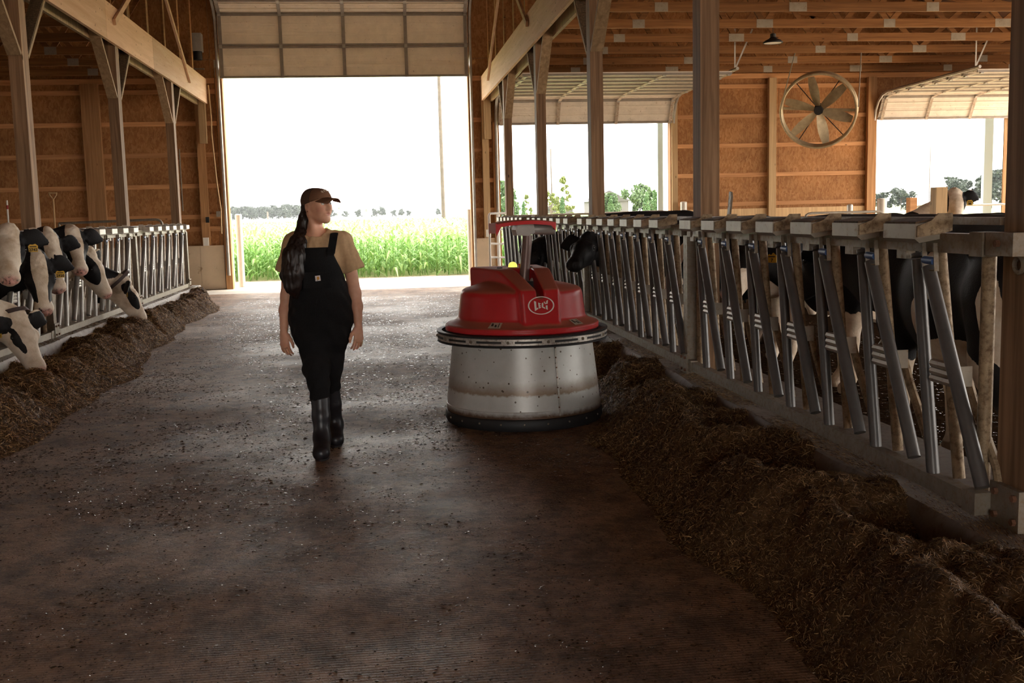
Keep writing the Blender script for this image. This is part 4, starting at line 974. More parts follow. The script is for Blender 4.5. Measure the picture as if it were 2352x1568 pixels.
    part('motor', MB().lathe([(.001,.0),(.030,.0),(.036,.02),(.043,.15),(.043,.17),(.001,.171)], 20, cap=False), M['greypl'], hd, 40)
    mo = hd.children[-1]; mo.rotation_euler = (math.radians(-90), 0, 0); mo.location = (-.0, .085, 1.375)
    n = 14; vs = []; lid = MB()
    ys = np.linspace(-.20, .245, n)
    for i, y in enumerate(ys):
        q = (y-.03)/.22; zt = 1.447-.020*q*q; x0 = .105*(1-.12*q*q); drop = .030+(.055 if y < -.17 else .03 if y > .225 else 0)
        for x, z in ((-x0*1.2, zt-drop), (-x0*1.2, zt-.006), (-x0*.9, zt), (x0*.8, zt), (x0, zt-.008), (x0, zt-drop*1.1), (x0-.008, zt-drop*1.1), (x0-.012, zt-.014), (-x0*1.1, zt-.014), (-x0*1.15, zt-drop)): vs.append((x, y, z))
    m_ = 10; fs = [(i*m_+j, i*m_+(j+1)%m_, (i+1)*m_+(j+1)%m_, (i+1)*m_+j) for i in range(n-1) for j in range(m_)]+[tuple(range(m_-1,-1,-1)), tuple((n-1)*m_+j for j in range(m_))]
    lid.add(vs, fs)
    # closed end walls
    for y, zz in ((-.20, 1.354), (.243, 1.37)): lid.box(-.11, .09, y-.004, y+.004, zz, 1.425)
    part('lid', lid, M['red'], t, 35)
    part('lid_bracket', MB().box(-.07, .05, -.03, .13, 1.418, 1.434), M['greypl'], t)
    part('beacon', MB().lathe([(.033,.0),(.033,.01),(.030,.024),(.020,.036),(.006,.041)], 20, (-.10,-.03,1.10)), M['beacon'], t, 60, 'lit yellow beacon lamp')
    part('beacon_base', MB().lathe([(.036,-.012),(.036,.0)], 20, (-.10,-.03,1.102)), M['ink'], t, 40)
    part('stop_button', MB().lathe([(.012,-.004),(.012,.018),(.018,.019),(.018,.03)], 14, (-.04,.012,1.098)), M['red'], t, 40, 'red emergency button')
    part('hood_cap', MB().lathe([(.020,-.004),(.020,.006)], 14, (-.10,-.13,1.098)), M['dark'], t, 40)
    part('hood_cap', MB().lathe([(.020,-.004),(.020,.006)], 14, (-.10,.10,1.098)), M['dark'], t, 40)
    return t
ROBOT = robot()
# ================================================================ person
M['denim'] = mat_plain('black_duck_canvas', (.0065,.0065,.0075), .85, var=.35, scale=120, spec=.25, bmp=.15)
M['shirt'] = mat_plain('tan_tshirt', (.50,.335,.19), .9, var=.10, scale=60, spec=.2)
M['hair'] = mat_plain('dark_brown_hair', (.013,.007,.0055), .42, var=.4, scale=60, spec=.5)
M['capf'] = mat_plain('brown_cap_cloth', (.15,.075,.042), .9, var=.12, scale=150, spec=.2)
M['capm'] = mat_plain('cap_mesh_back', (.085,.055,.042), .9, var=.3, scale=260, spec=.2)
M['embroid'] = mat_plain('cap_embroidery', (.40,.30,.22), .8)
M['rubber'] = mat_plain('rubber_boot', (.012,.012,.016), .38, var=.3, scale=25, dirt=(.05,.035,.025), dirt_amt=.12)
M['sole'] = mat_plain('boot_sole', (.30,.09,.04), .7)
M['eyewhite'] = mat_plain('eye_white', (.70,.68,.64), .25); M['iris'] = mat_plain('iris', (.10,.13,.11), .2)
M['patch'] = mat_plain('white_patch', (.72,.66,.66), .7); M['patchy'] = mat_plain('patch_orange', (.62,.28,.03), .7)
def mat_skin():
    m, nt, b = newmat('skin'); at = N(nt, 'ShaderNodeAttribute', attribute_name='tone'); co = coords(nt, (1,1,1), 'Object')
    n1 = N(nt, 'ShaderNodeTexNoise', Scale=30.0, Detail=4.0); L(nt, co, n1.inputs['Vector'])
    r = ramp(nt, n1.outputs['Fac'], [(.3, (.92,.90,.90)), (.7, (1.05,1.05,1.05))]); mx = N(nt, 'ShaderNodeMix', data_type='RGBA', blend_type='MULTIPLY'); mx.inputs[0].default_value = 1
    L(nt, at.outputs['Color'], mx.inputs[6]); L(nt, r.outputs[0], mx.inputs[7]); L(nt, mx.outputs[2], b.inputs['Base Color']); b.inputs['Roughness'].default_value = .48
    b.inputs['Subsurface Weight'].default_value = .12; b.inputs['Subsurface Radius'].default_value = (.012,.004,.002)
    return m
M['skin'] = mat_skin()
def person():
    t = thing('person', 'woman in black bib overalls, tan t-shirt and brown cap walking along the aisle', 'person', (-.40, 6.85, 0))
    # ---- head frame, turned to her left
    ya = math.radians(47); fd = np.array((math.sin(ya), -math.cos(ya), .02)); fd /= np.linalg.norm(fd)
    up = np.array((-.02, .0, 1.0)); up = up-fd*(up@fd); up /= np.linalg.norm(up); ls = np.cross(up, fd)      # her left
    HC = np.array((.010, -.012, 1.568)); h = lambda a, b_, c: HC+fd*a*.98+ls*b_*.98+up*c*.98
    Rh = np.stack([fd, ls, up], 1)
    g = SDF((-.33,-.26,.62), (.33,.22,1.72), .0042)
    # head
    g.ell(h(-.005,0,.018), (.097,.077,.090), .02, Rh); g.ell(h(.035,0,-.025), (.062,.056,.072), .03, Rh)
    g.cone(h(.028,0,-.055), h(.070,0,-.090), .043, .020, .03, ls, 1.0)
    for q in (-1, 1):
        g.ell(h(.052,.036*q,-.018), (.032,.025,.034), .02, Rh); g.cone(h(-.008,.050*q,-.043), h(.055,.018*q,-.088), .016, .013, .022)
        g.ell(h(.080,.029*q,.040), (.014,.026,.010), .014, Rh)
        g.ell(h(.097,.031*q,.016), (.016,.019,.012), .012, Rh, '-'); g.ell(h(-.012,.077*q,-.005), (.019,.009,.031), .010, Rh); g.ell(h(-.008,.086*q,-.003), (.009,.006,.017), .006, Rh, '-')
        g.ell(h(.097,.0125*q,-.020), (.010,.008,.008), .008, Rh)
    g.cone(h(.086,0,.030), h(.112,0,-.014), .0085, .0125, .014); g.ell(h(.098,0,-.030), (.010,.012,.010), .012, Rh)
    g.ell(h(.086,0,-.047), (.014,.026,.008), .010, Rh); g.ell(h(.083,0,-.058), (.013,.022,.008), .010, Rh); g.ell(h(.104,0,-.0525), (.010,.026,.0022), .004, Rh, '-')
    g.ell(h(.078,0,-.085), (.020,.022,.018), .02, Rh)
    # neck, trunk
    g.cone((-.008,.015,1.50), (-.018,.02,1.36), .043, .052, .03); g.cone(h(-.02,-.05,-.05), (-.015,-.035,1.385), .014, .012, .03)
    g.cone((-.14,.02,1.345), (.145,.02,1.345), .048, .048, .05); g.cone((-.005,.01,1.28), (.0,.0,1.05), .125, .105, .06, (0,1,0), .72); g.cone((.0,.0,1.05), (.0,.0,.86), .105, .130, .06, (0,1,0), .72)
    # arms and hands
    HANDS = []
    for q, S0, E0, W0 in ((-1, (-.168,.015,1.335), (-.212,.035,1.005), (-.236,-.015,.775)), (1, (.172,.015,1.335), (.222,.03,1.01), (.236,-.02,.795))):
        g.chain([S0, E0], [.050, .037], .03); g.chain([E0, tuple(np.array(E0)*.60+np.array(W0)*.40+np.array((.004*q,0,0))), W0], [.037, .0355, .0235], .02)
        HANDS.append((q, np.array(E0), np.array(W0)))
    hv, hf = [], []
    for q, E0, W0 in HANDS:       # hands on a finer grid, rooted inside the wrist
        dn = np.array((.02*-q, -.06, -1.0)); dn /= np.linalg.norm(dn)
        fw = np.array((-.80*q, -.60, 0.)); fw -= dn*(fw@dn); fw /= np.linalg.norm(fw)            # towards the thumb
        inn = np.array((-.62*q, .78, 0.)); inn -= dn*(inn@dn); inn /= np.linalg.norm(inn)        # towards the palm
        pl = lambda a, b_, c: W0+dn*a+fw*b_+inn*c
        gh = SDF(W0-np.array((.085,.085,.165)), W0+np.array((.085,.085,.06)), .0024)
        gh.cone(W0+(E0-W0)*.16, W0, .0262, .0235, .01); gh.cone(pl(0,0,0), pl(.030,.002,0), .0225, .029, .012, inn, .62); gh.cone(pl(.030,.002,0), pl(.070,.0,.0), .031, .034, .012, inn, .46)
        for off, ln, sp in ((.0265,.074,.10), (.0090,.084,.03), (-.0090,.078,-.04), (-.0258,.060,-.13)):
            f1 = dn*.93+inn*.25+fw*sp; f1 /= np.linalg.norm(f1); f2 = dn*.84+inn*.52+fw*sp; f2 /= np.linalg.norm(f2); f3 = dn*.62+inn*.76+fw*sp; f3 /= np.linalg.norm(f3)
            a0 = pl(.076, off, .002); a1 = a0+f1*ln*.46; a2 = a1+f2*ln*.31; a3 = a2+f3*ln*.23
            gh.cone(pl(.052, off*.9, 0), a0, .0085, .0088, .006); gh.chain([a0, a1, a2, a3], [.0086, .0078, .0070, .0058], .0025); gh.ell(a0-inn*.004, (.0085,.0085,.0085), .006)
        gh.chain([pl(.018,.022,.006), pl(.046,.046,.010), pl(.074,.052,.018), pl(.096,.048,.026)], [.015, .0110, .0092, .0072], .006)
        Vh, Fh = gh.mesh(); hf.append(Fh+sum(len(v) for v in hv)); hv.append(Vh)
    V, F = g.mesh(); F = np.concatenate([F]+[f_+len(V) for f_ in hf]); V = np.concatenate([V]+hv); q = (V-HC)@Rh/.98
    tone = np.tile(np.array((.66,.36,.235,1.0)), (len(V), 1))
    def blend(c, r, col, k=1.0):
        e = np.sqrt((((q-np.array(c))/np.array(r))**2).sum(1)); a = (np.clip(1.6-1.4*e, 0, 1)*k)[:,None]; tone[:,:3] = tone[:,:3]*(1-a)+np.array(col)*a
    for s_ in (-1, 1): blend((.07,.042*s_,-.02), (.03,.03,.028), (.50,.20,.125), .6); blend((.092,.031*s_,.036), (.02,.022,.0045), (.05,.028,.018), .85); blend((.095,.031*s_,.016), (.018,.019,.009), (.20,.09,.055), .55)
    blend((.10,0,-.047), (.02,.024,.006), (.34,.10,.075), .8); blend((.098,0,-.058), (.02,.021,.0065), (.40,.13,.095), .8)
    body = link('body', np_mesh('person_body', V, F, M['skin'], True, {'tone': tone}), t); ORG[body.name] = ORG[t.name]
    Rm = Matrix([[fd[i], ls[i], up[i]] for i in range(3)])
    ga = np.array((.25, 0, 0))
    for s_ in (-1, 1):
        c = h(.0795,.031*s_,.015); e = MB().ell(c, (.0125,)*3, 14, 10).mesh('eye', (0,0,0), 60); e.materials.append(M['eyewhite']); eo = link('eye', e, body)
        gz = fd*.95+ls*.22; gz /= np.linalg.norm(gz); i_ = MB().ell(c+gz*.0088, (.0056,.0056,.0056), 10, 8).mesh('iris', (0,0,0), 60); i_.materials.append(M['iris']); link('iris', i_, eo)
    sd = lambda nm, g_, mt, par=t: sdf_part(nm, g_, mt, par)
    # ---- t-shirt
    g = SDF((-.36,-.24,.98), (.36,.22,1.46), .0055)
    g.cone((-.150,.02,1.342), (.155,.02,1.342), .058, .058, .05); g.cone((-.005,.01,1.29), (.0,.0,1.02), .142, .128, .06, (0,1,0), .80); g.ell((0,-.035,1.235), (.125,.088,.085), .05)
    g.cone((-.148,.018,1.338), (-.198,.02,1.165), .062, .076, .04); g.cone((.156,.018,1.338), (.216,.018,1.165), .064, .076, .04)
    g.poly([(.35,0,-1,-1.185), (-1,0,0,.40), (1,0,0,-.10), (0,1,0,.3), (0,-1,0,.3), (0,0,1,2)], (-.36,-.24,.98), (-.12,.2,1.13), .004, .004, '-')
    for q in (-1, 1):       # square off the sleeve ends
        c = np.array((.222*q, .019, 1.125)); n = np.array((.30*q, 0, -1.0))
        w = float(n@np.array((.214*q, .019, 1.155))); g.poly([(-n[0], -n[1], -n[2], -w), (-q*1.0, 0, 0, -.135), (0,0,1,1.2), (0,0,-1,-.9), (1,0,0,.4), (-1,0,0,.4)], (min(.13*q,.36*q), -.12, .99), (max(.13*q,.36*q), .16, 1.19), .003, .004, '-')
    g.ell((-.016,-.030,1.44), (.078,.085,.068), .012, None, '-')
    g.wrinkle(.0028, 62, 3, (1.2,.8,.35)); sd('t_shirt', g, M['shirt'])
    # ---- bib overalls
    g = SDF((-.30,-.26,.30), (.30,.30,1.36), .006)
    g.cone((0,-.01,1.30), (.0,-.005,1.06), .142, .150, .05, (0,1,0), .86); g.ell((0,-.045,1.22), (.135,.092,.10), .05)
    g.cone((0,0,1.06), (0,.0,.93), .152, .178, .06, (0,1,0), .78); g.cone((0,.0,.93), (0,.005,.80), .178, .182, .06, (0,1,0), .76)
    g.chain([(-.088,-.0,.86), (-.036,-.095,.55), (-.020,-.130,.375)], [.104, .076, .064], .05); g.chain([(.092,.01,.86), (.042,.055,.55), (.036,.115,.40)], [.104, .077, .064], .05)
    for q in (-1, 1):
        g.poly([(-q, 0, -.42, -(.088+.42*1.30)), (0,0,-1,-1.05), (0,0,1,2), (q,0,0,.5), (0,1,0,.4), (0,-1,0,.4)], (min(.05*q,.3*q), -.26, 1.04), (max(.05*q,.3*q), .28, 1.36), .01, .01, '-')
    g.poly([(0,0,-1,-1.312), (0,0,1,2), (1,0,0,1), (-1,0,0,1), (0,1,0,1), (0,-1,0,1)], (-.3,-.26,1.30), (.3,.28,1.36), .004, .006, '-')
    g.poly([(0,-1,0,-.02), (0,0,-1,-1.12), (0,0,1,2), (1,0,0,1), (-1,0,0,1), (0,1,0,1)], (-.3,0,1.1), (.3,.28,1.36), .01, .01, '-')
    g.wrinkle(.0042, 34, 5, (1,1,1.5), ((-.30,-.26,.30), (.30,.30,1.10))); ov = sd('overalls', g, M['denim'])
    for q, pts in ((1, [(.088,-.128,1.275), (.098,-.122,1.325), (.108,-.075,1.385), (.112,.01,1.405), (.10,.09,1.36), (.05,.125,1.22), (.02,.125,1.12)]), (-1, [(-.095,-.128,1.275), (-.105,-.122,1.325), (-.112,-.075,1.385), (-.116,.01,1.405), (-.10,.09,1.36), (-.05,.125,1.22), (-.02,.125,1.12)])):
        P = [Vector(p) for p in pts]; m_ = MB(); vs = []
        for i, p in enumerate(P):
            dr = (P[min(i+1, len(P)-1)]-P[max(i-1, 0)]).normalized(); sx = Vector((1,0,.0)); sx = (sx-dr*sx.dot(dr)).normalized(); nn = dr.cross(sx)
            for a, b_ in ((-.024,-.004),(.024,-.004),(.024,.004),(-.024,.004)): vs.append(p+sx*a+nn*b_)
        m_.add(vs, [(i*4+j, i*4+(j+1)%4, i*4+4+(j+1)%4, i*4+4+j) for i in range(len(P)-1) for j in range(4)]+[(3,2,1,0), tuple(len(vs)-4+j for j in range(4))])
        me = m_.mesh('strap', (0,0,0), 50); me.materials.append(M['denim']); so_ = link('strap', me, ov)
        bk = MB().box(pts[0][0]-.02, pts[0][0]+.02, -.142, -.136, 1.262, 1.30).mesh('buckle', (0,0,0)); bk.materials.append(M['denim']); link('buckle', bk, ov)
    pk = MB().prism([(-.085,-.146,1.16), (.075,-.146,1.16), (.085,-.150,1.06), (-.09,-.150,1.06)], (0,.006,0)).mesh('bib_pocket', (0,0,0)); pk.materials.append(M['denim']); link('bib_pocket', pk, ov)
    pc = MB().prism([(-.0155,-.1515,1.137), (.0155,-.1515,1.140), (.0185,-.1525,1.107), (-.0135,-.1525,1.104)], (0,.003,0)).mesh('chest_label', (0,0,0)); pc.materials.append(M['patch']); po = link('chest_label', pc, ov)
    c_ = MB().prism([(.0035+.0085*math.cos(a)*(1 if math.cos(a) < .2 else .8), -.1535, 1.1225+.011*math.sin(a)) for a in np.linspace(0, 2*math.pi, 15)[:-1]], (0,.0015,0)).mesh('label_mark', (0,0,0)); c_.materials.append(M['patchy']); link('label_mark', c_, po)
    c_ = MB().box(-.006, .002, -.1535, -.1525, 1.108, 1.111).mesh('label_text', (0,0,0)); c_.materials.append(M['ink']); link('label_text', c_, po)
    for dx, l in ((-.01,.12), (.012,.10)):
        tm = MB().tube([(dx*.4,-.142,1.0), (dx,-.150,.985), (dx*1.6,-.158,.93), (dx*1.9,-.160,1.0-l)], .004, 6).mesh('waist_tie', (0,0,0), 50); tm.materials.append(M['denim']); link('waist_tie', tm, ov)
    # ---- boots
    for nm, kn, an, toe, pit in (('front', (-.020,-.130,.385), (-.016,-.185,.115), (-.018,-.305,.045), 0), ('back', (.036,.118,.41), (.050,.178,.125), (.056,.066,.045), 0)):
        lo = np.minimum(np.minimum(kn, an), toe)-.10; hi = np.maximum(np.maximum(kn, an), toe)+.10; lo[2] = -.01
        g = SDF(lo, hi, .0055); an_, toe_ = np.array(an), np.array(toe); hl = an_*.95; hl = np.array((an_[0], an_[1]+.035, .052))
        g.chain([kn, tuple((np.array(kn)*.5+an_*.5)), an], [.060, .055, .049], .02); g.cone(an, toe, .050, .046, .04); g.cone(hl, toe, .045, .047, .03)
        g.poly([(0,0,1,.012), (0,0,-1,.2), (1,0,0,5), (-1,0,0,5), (0,1,0,9), (0,-1,0,9)], lo, (hi[0], hi[1], .02), .003, .004, '-')
        g.poly([(0,0,-1,-kn[2]+.012), (0,0,1,2), (1,0,0,5), (-1,0,0,5), (0,1,0,9), (0,-1,0,9)], (lo[0], lo[1], kn[2]-.02), hi, .003, .004, '-')
        bo = sd('boot', g, M['rubber'])
        s_ = MB(); pts = []
        for a in np.linspace(0, 2*math.pi, 25)[:-1]:
            y0, y1 = toe_[1]-.035, hl[1]+.035; yc = (y0+y1)/2; r = (y1-y0)/2; yy = yc+r*math.sin(a); pts.append((an_[0]+.045*math.cos(a)*(1.0+.12*(-math.sin(a))), yy, 0))
        so_ = MB().prism(pts, (0,0,.011)).mesh('boot_sole', (0,0,0)); so_.materials.append(M['dark']); link('boot_sole', so_, bo)
        wl = MB().prism([(x*1.0+(x-an_[0])*.05, y, .011) for x, y, z in pts], (0,0,.008)).mesh('sole_welt', (0,0,0)); wl.materials.append(M['sole']); link('sole_welt', wl, bo)
    # ---- hair: tied back, falling in front of her right shoulder
    g = SDF((-.26,-.22,.98), (.08,.16,1.64), .005)
    g.ell(h(-.045,0,-.004), (.060,.080,.075), .02, Rh); g.cone(h(-.08,-.02,-.04), (-.085,.020,1.47), .038, .030, .02)
    g.chain([(-.080,.022,1.49), (-.095,.0,1.40), (-.115,-.070,1.335), (-.135,-.125,1.26), (-.150,-.143,1.16), (-.155,-.135,1.08), (-.145,-.120,1.01)], [.030, .038, .052, .062, .060, .048, .018], .025, (0,1,0), .75)
    g.chain([(-.11,-.03,1.37), (-.175,-.075,1.27), (-.195,-.095,1.14), (-.180,-.09,1.04)], [.030, .038, .036, .012], .02, (0,1,0), .7)
    g.wrinkle(.0035, 150, 8, (1,1,.12)); sd('hair', g, M['hair'])
    er = MB().ell(h(.0,-.088,-.030), (.0045,)*3, 8, 6).mesh('earring', (0,0,0), 60); er.materials.append(M['rust']); link('earring', er, body)
    # ---- cap
    capo = bpy.data.objects.new('cap', None); COL.objects.link(capo); capo.parent = t; ORG[capo.name] = ORG[t.name]
    for nm, mt, sgn in (('cap_front', M['capf'], 1), ('cap_back', M['capm'], -1)):
        g = SDF(HC-.16, HC+.16, .0045)
        def pln(n, p): n = Rh@np.array(n, float); return (*n, float(n@h(*p)))
        c1 = h(-.006,0,.034); g.ell(c1, (.110,.089,.094), .01, Rh); g.poly([pln((-.1,0,-1), (0,0,.123)), pln((0,0,1), (0,0,.4))], HC-.16, HC+.16, .03, .01, '-')
        def pln(n, p): n = Rh@np.array(n, float); return (*n, float(n@h(*p)))
        g.poly([pln((-.30,0,1), (0,0,.022)), pln((0,0,-1), (0,0,-.4))], HC-.16, HC+.16, .004, .004, '-')
        n = Rh@np.array((1.0*sgn, 0, 0)); w = float(n@h(.018,0,0)); g.poly([(n[0], n[1], n[2], w), (-n[0], -n[1], -n[2], 9)], HC-.16, HC+.16, .002, .004, '-')
        V, F = g.mesh(); o = link(nm, np_mesh(nm, V, F, mt, True), capo); ORG[o.name] = ORG[t.name]
    # brim: curved sheet
    vs = []; nu, nv = 15, 8
    for e in (0, -.004):
        for i in range(nu):
            a = -1+2*i/(nu-1)
            for j in range(nv):
                s_ = j/(nv-1); w = .074*(1-.10*s_*s_)*(1 if s_ < .8 else math.sqrt(max(0, 1-((s_-.8)/.2)**2*.35)))
                y = a*w*1.06; x = .066+(.114*s_)+.032*(1-a*a)*(1-s_)-.022*a*a*s_; z = .054-.030*a*a*(.75+.25*s_)-.010*s_+e
                vs.append(h(x, y, z))
    fs = []
    for l in (0, 1):
        b0 = l*nu*nv
        for i in range(nu-1):
            for j in range(nv-1): fs.append((b0+i*nv+j, b0+i*nv+j+1, b0+(i+1)*nv+j+1, b0+(i+1)*nv+j))
    for j in range(nv-1):
        for i in (0, nu-1): fs.append((i*nv+j, i*nv+j+1, nu*nv+i*nv+j+1, nu*nv+i*nv+j))
    for i in range(nu-1):
        for j in (0, nv-1): fs.append((i*nv+j, (i+1)*nv+j, nu*nv+(i+1)*nv+j, nu*nv+i*nv+j))
    bm_ = MB().add(vs, fs).mesh('brim', (0,0,0), 60); bm_.materials.append(M['capf']); link('brim', bm_, capo)
    for k, (a, c0) in enumerate(((-.030,.090), (-.013,.096), (.006,.098), (.024,.092))):      # embroidered stars and letters
        cpt = h(.0,0,.040); 
        def cs(yy, zz, e=.0015):
            rx = math.sqrt(max(0, 1-(yy/.089)**2-((zz-.040)/.098)**2)); return h(-.004+.109*rx+e, yy, zz)
        pts = [cs(a+.0095*(1 if i % 2 == 0 else .45)*math.cos(math.pi/2+i*math.pi/5), c0+.0095*(1 if i % 2 == 0 else .45)*math.sin(math.pi/2+i*math.pi/5)) for i in range(10)]
        st = MB().prism(pts, fd*.002).mesh('cap_star', (0,0,0)); st.materials.append(M['embroid']); link('cap_star', st, capo)
    return t
person()
# ================================================================ feed rows, scraps
def vcol_mat(name, rough=.8, attr='tint', spec=.3, bmp=0, trans=0.0):
    m, nt, b = newmat(name); at = N(nt, 'ShaderNodeAttribute', attribute_name=attr); L(nt, at.outputs['Color'], b.inputs['Base Color'])
    b.inputs['Roughness'].default_value = rough; b.inputs['Specular IOR Level'].default_value = spec
    if bmp:
        co = coords(nt, (1,1,1), 'World'); n1 = N(nt, 'ShaderNodeTexNoise', Scale=90.0, Detail=6.0, Roughness=.75); L(nt, co, n1.inputs['Vector']); bump(nt, b, n1.outputs['Fac'], bmp, .02)
    if trans:
        tb = N(nt, 'ShaderNodeBsdfTranslucent'); L(nt, at.outputs['Color'], tb.inputs['Color']); ms = N(nt, 'ShaderNodeMixShader'); ms.inputs[0].default_value = trans
        L(nt, b.outputs[0], ms.inputs[1]); L(nt, tb.outputs[0], ms.inputs[2]); L(nt, ms.outputs[0], nt.nodes['Material Output'].inputs['Surface'])
    return m
M['silage'] = mat_plain('silage_mass', (.075,.040,.017), .95, var=.6, scale=26, bmp=1.0, spec=.15)
M['straw'] = vcol_mat('silage_fibre', .62, spec=.35)
M['scrap'] = vcol_mat('damp_feed_scraps', .22, spec=.7)
def fnoise(x, y, f, seed):
    r = np.random.default_rng(seed); out = 0; a = 1.0; tot = 0
    for o in range(5):
        p = r.uniform(0, 6.28, 6); k = f*2**o
        out = out+a*(np.sin(x*k+p[0]+1.3*np.sin(y*k*.7+p[1]))*np.sin(y*k*.9+p[2]+1.1*np.sin(x*k*.8+p[3]))); tot += a; a *= .55
    return out/tot
def smooth(t): t = np.clip(t, 0, 1); return t*t*(3-2*t)
def h_right(x, y):
    edge = np.interp(y, [0, 3, 5.6, 6.6, 7.1, 7.9, 9, 12, 16, 19.4, 19.9], [1.33, 1.32, 1.30, 1.25, 1.50, 1.68, 1.60, 1.62, 1.70, 1.85, 2.15])+.05*np.sin(y*2.3)+.03*np.sin(y*5.1+1)
    s = (x-edge)/np.maximum(2.16-edge, .12)
    h = .33*smooth(s*1.9)-.03*smooth((s-.5)*2)
    for bx, by, rx, ry, d in ((2.02,7.45,.26,.36,.24), (2.05,6.42,.22,.22,.17), (1.98,5.72,.26,.27,.20), (1.98,4.72,.27,.30,.21), (2.02,3.80,.26,.28,.17), (2.05,8.9,.25,.45,.22), (2.06,10.2,.24,.5,.18), (2.0,2.8,.25,.3,.2), (2.05,11.8,.24,.5,.15), (2.05,13.4,.2,.5,.15), (1.72,5.1,.2,.16,.06)):
        h = h-1.2*d*np.exp(-((x-bx)/rx)**4-((y-by)/ry)**4)*smooth(s*3)+.05*np.exp(-((x-bx+rx*1.1)/.13)**2-((y-by)/ry)**2)*smooth(s*3)
    h = h+(.075*fnoise(x, y, 4.4, 1)+.030*fnoise(x, y, 12, 2)+.014*fnoise(x, y, 34, 5))*smooth(s*2.6)
    return np.where(s > 0, np.maximum(h, .004), -.03+.0*x)
def h_left(x, y):
    edge = np.interp(y, [4.5, 7, 8.8, 10.7, 12.5, 14.3, 17, 18.7, 19.6], [-2.5, -2.5, -2.42, -2.46, -2.62, -2.75, -2.78, -2.72, -3.1])+.05*np.sin(y*1.9)+.03*np.sin(y*4.3)
    s = (edge-x)/np.maximum(edge+3.36, .12)
    h = .29*smooth(s*1.8)-.05*smooth((s-.55)*2.2)
    for bx, by, rx, ry, d in ((-3.0,14.05,.22,.25,.10), (-2.98,9.55,.22,.24,.08), (-3.2,12.3,.25,.4,.13), (-3.2,15.9,.2,.4,.10), (-3.2,11.0,.2,.4,.10), (-3.2,17.6,.2,.4,.08)):
        h = h-d*np.exp(-((x-bx)/rx)**2-((y-by)/ry)**2)*smooth(s*3)
    h = h+(.085*fnoise(x*.8, y*1.1, 3.9, 3)+.035*fnoise(x, y, 11, 4)+.016*fnoise(x, y, 32, 6))*smooth(s*2.6)
    return np.where(s > 0, np.maximum(h, .004), -.03+.0*x)
def strands(n, xy, hf, lmin, lmax, wid, pal, seed, tilt=.5, lift=.004):
    """n thin fibres resting on height field hf -> vertices, quads, colours"""
    r = np.random.default_rng(seed); x, y = xy; e = .012
    z = hf(x, y); nx = -(hf(x+e, y)-z)/e; ny = -(hf(x, y+e)-z)/e
    nx, ny = np.clip(nx, -1.5, 1.5), np.clip(ny, -1.5, 1.5)
    nv = np.stack([nx, ny, np.ones(n)], 1); nv /= np.linalg.norm(nv, axis=1)[:,None]
    a = r.uniform(0, 2*math.pi, n); dv = np.stack([np.cos(a), np.sin(a), np.zeros(n)], 1); dv -= nv*(dv*nv).sum(1)[:,None]; dv /= np.linalg.norm(dv, axis=1)[:,None]
    dv = dv+nv*np.abs(r.normal(0, tilt, n))[:,None]; dv /= np.linalg.norm(dv, axis=1)[:,None]
    sv = np.cross(nv, dv); sv /= np.linalg.norm(sv, axis=1)[:,None]; tw = r.uniform(-.8, .8, n)[:,None]; sv = sv*np.cos(tw)+np.cross(dv, sv)*np.sin(tw)
    l = (lmin+(lmax-lmin)*r.random(n)**2.2)[:,None]; w = (wid*r.uniform(.5, 1.5, n))[:,None]
    c = np.stack([x, y, z+lift], 1)
    bend = nv*(r.uniform(-.1,.25,n)[:,None]*l)
    V = np.stack([c-dv*l*.5-sv*w, c-dv*l*.5+sv*w, c+bend*.6+sv*w*.9, c+bend*.6-sv*w*.9, c+dv*l*.5+sv*w*.4, c+dv*l*.5-sv*w*.4], 1).reshape(-1, 3)
    i = np.arange(n)*6; F = np.stack([np.stack([i, i+1, i+2, i+3], 1), np.stack([i+3, i+2, i+4, i+5], 1)], 1).reshape(-1, 4)
    pal = np.array(pal); col = pal[r.integers(0, len(pal), n)]*r.uniform(.85, 1.6, n)[:,None]
    C = np.concatenate([col, np.ones((n,1))], 1).repeat(6, 0)
    return V, F, C
PAL = [(.095,.046,.017), (.13,.068,.026), (.060,.028,.010), (.18,.10,.040), (.040,.019,.008), (.26,.16,.07), (.15,.077,.029)]
def feed_row(hf, x0, x1, y0, y1, n, label, seed, near, pal=PAL):
    nx, ny = int((x1-x0)/.018), int((y1-y0)/.026)
    gx, gy = np.meshgrid(np.linspace(x0, x1, nx), np.linspace(y0, y1, ny), indexing='ij'); gz = hf(gx, gy)
    V = np.stack([gx, gy, gz], 2).reshape(-1, 3); i, j = np.meshgrid(np.arange(nx-1), np.arange(ny-1), indexing='ij')
    q = (i*ny+j).ravel(); F = np.stack([q, q+ny, q+ny+1, q+1], 1)
    z = V[:,2][F]; F = F[(z > -.02).any(1)]
    org = Vector(((x0+x1)/2, (y0+y1)/2, 0))
    t = thing('feed_row', label, 'feed', org, None, 'stuff')
    o = link('silage_mound', np_mesh('silage_mound', V-np.array(org), F, M['silage']), t); o['kind'] = 'stuff'
    r = np.random.default_rng(seed); yy = y0+(y1-y0)*(r.random(n*2)**near); xx = r.uniform(x0, x1, n*2); k = hf(xx, yy) > .003; xx, yy = xx[k][:n], yy[k][:n]
    dist = np.hypot(xx, yy)
    V, F, C = strands(len(xx), (xx, yy), hf, .006, .048, .0013+.0*dist, pal, seed, .35)
    # fibres get coarser with distance so that they stay visible as texture
    V = V.reshape(-1, 6, 3); cen = V.mean(1, keepdims=True); V = cen+(V-cen)*np.clip(dist/4.5, .75, 1.8)[:,None,None]; V = V.reshape(-1, 3)
    o = link('loose_fibre', np_mesh('loose_fibre', V-np.array(org), F, M['straw'], False, {'tint': C}), t); o['kind'] = 'stuff'
    return t
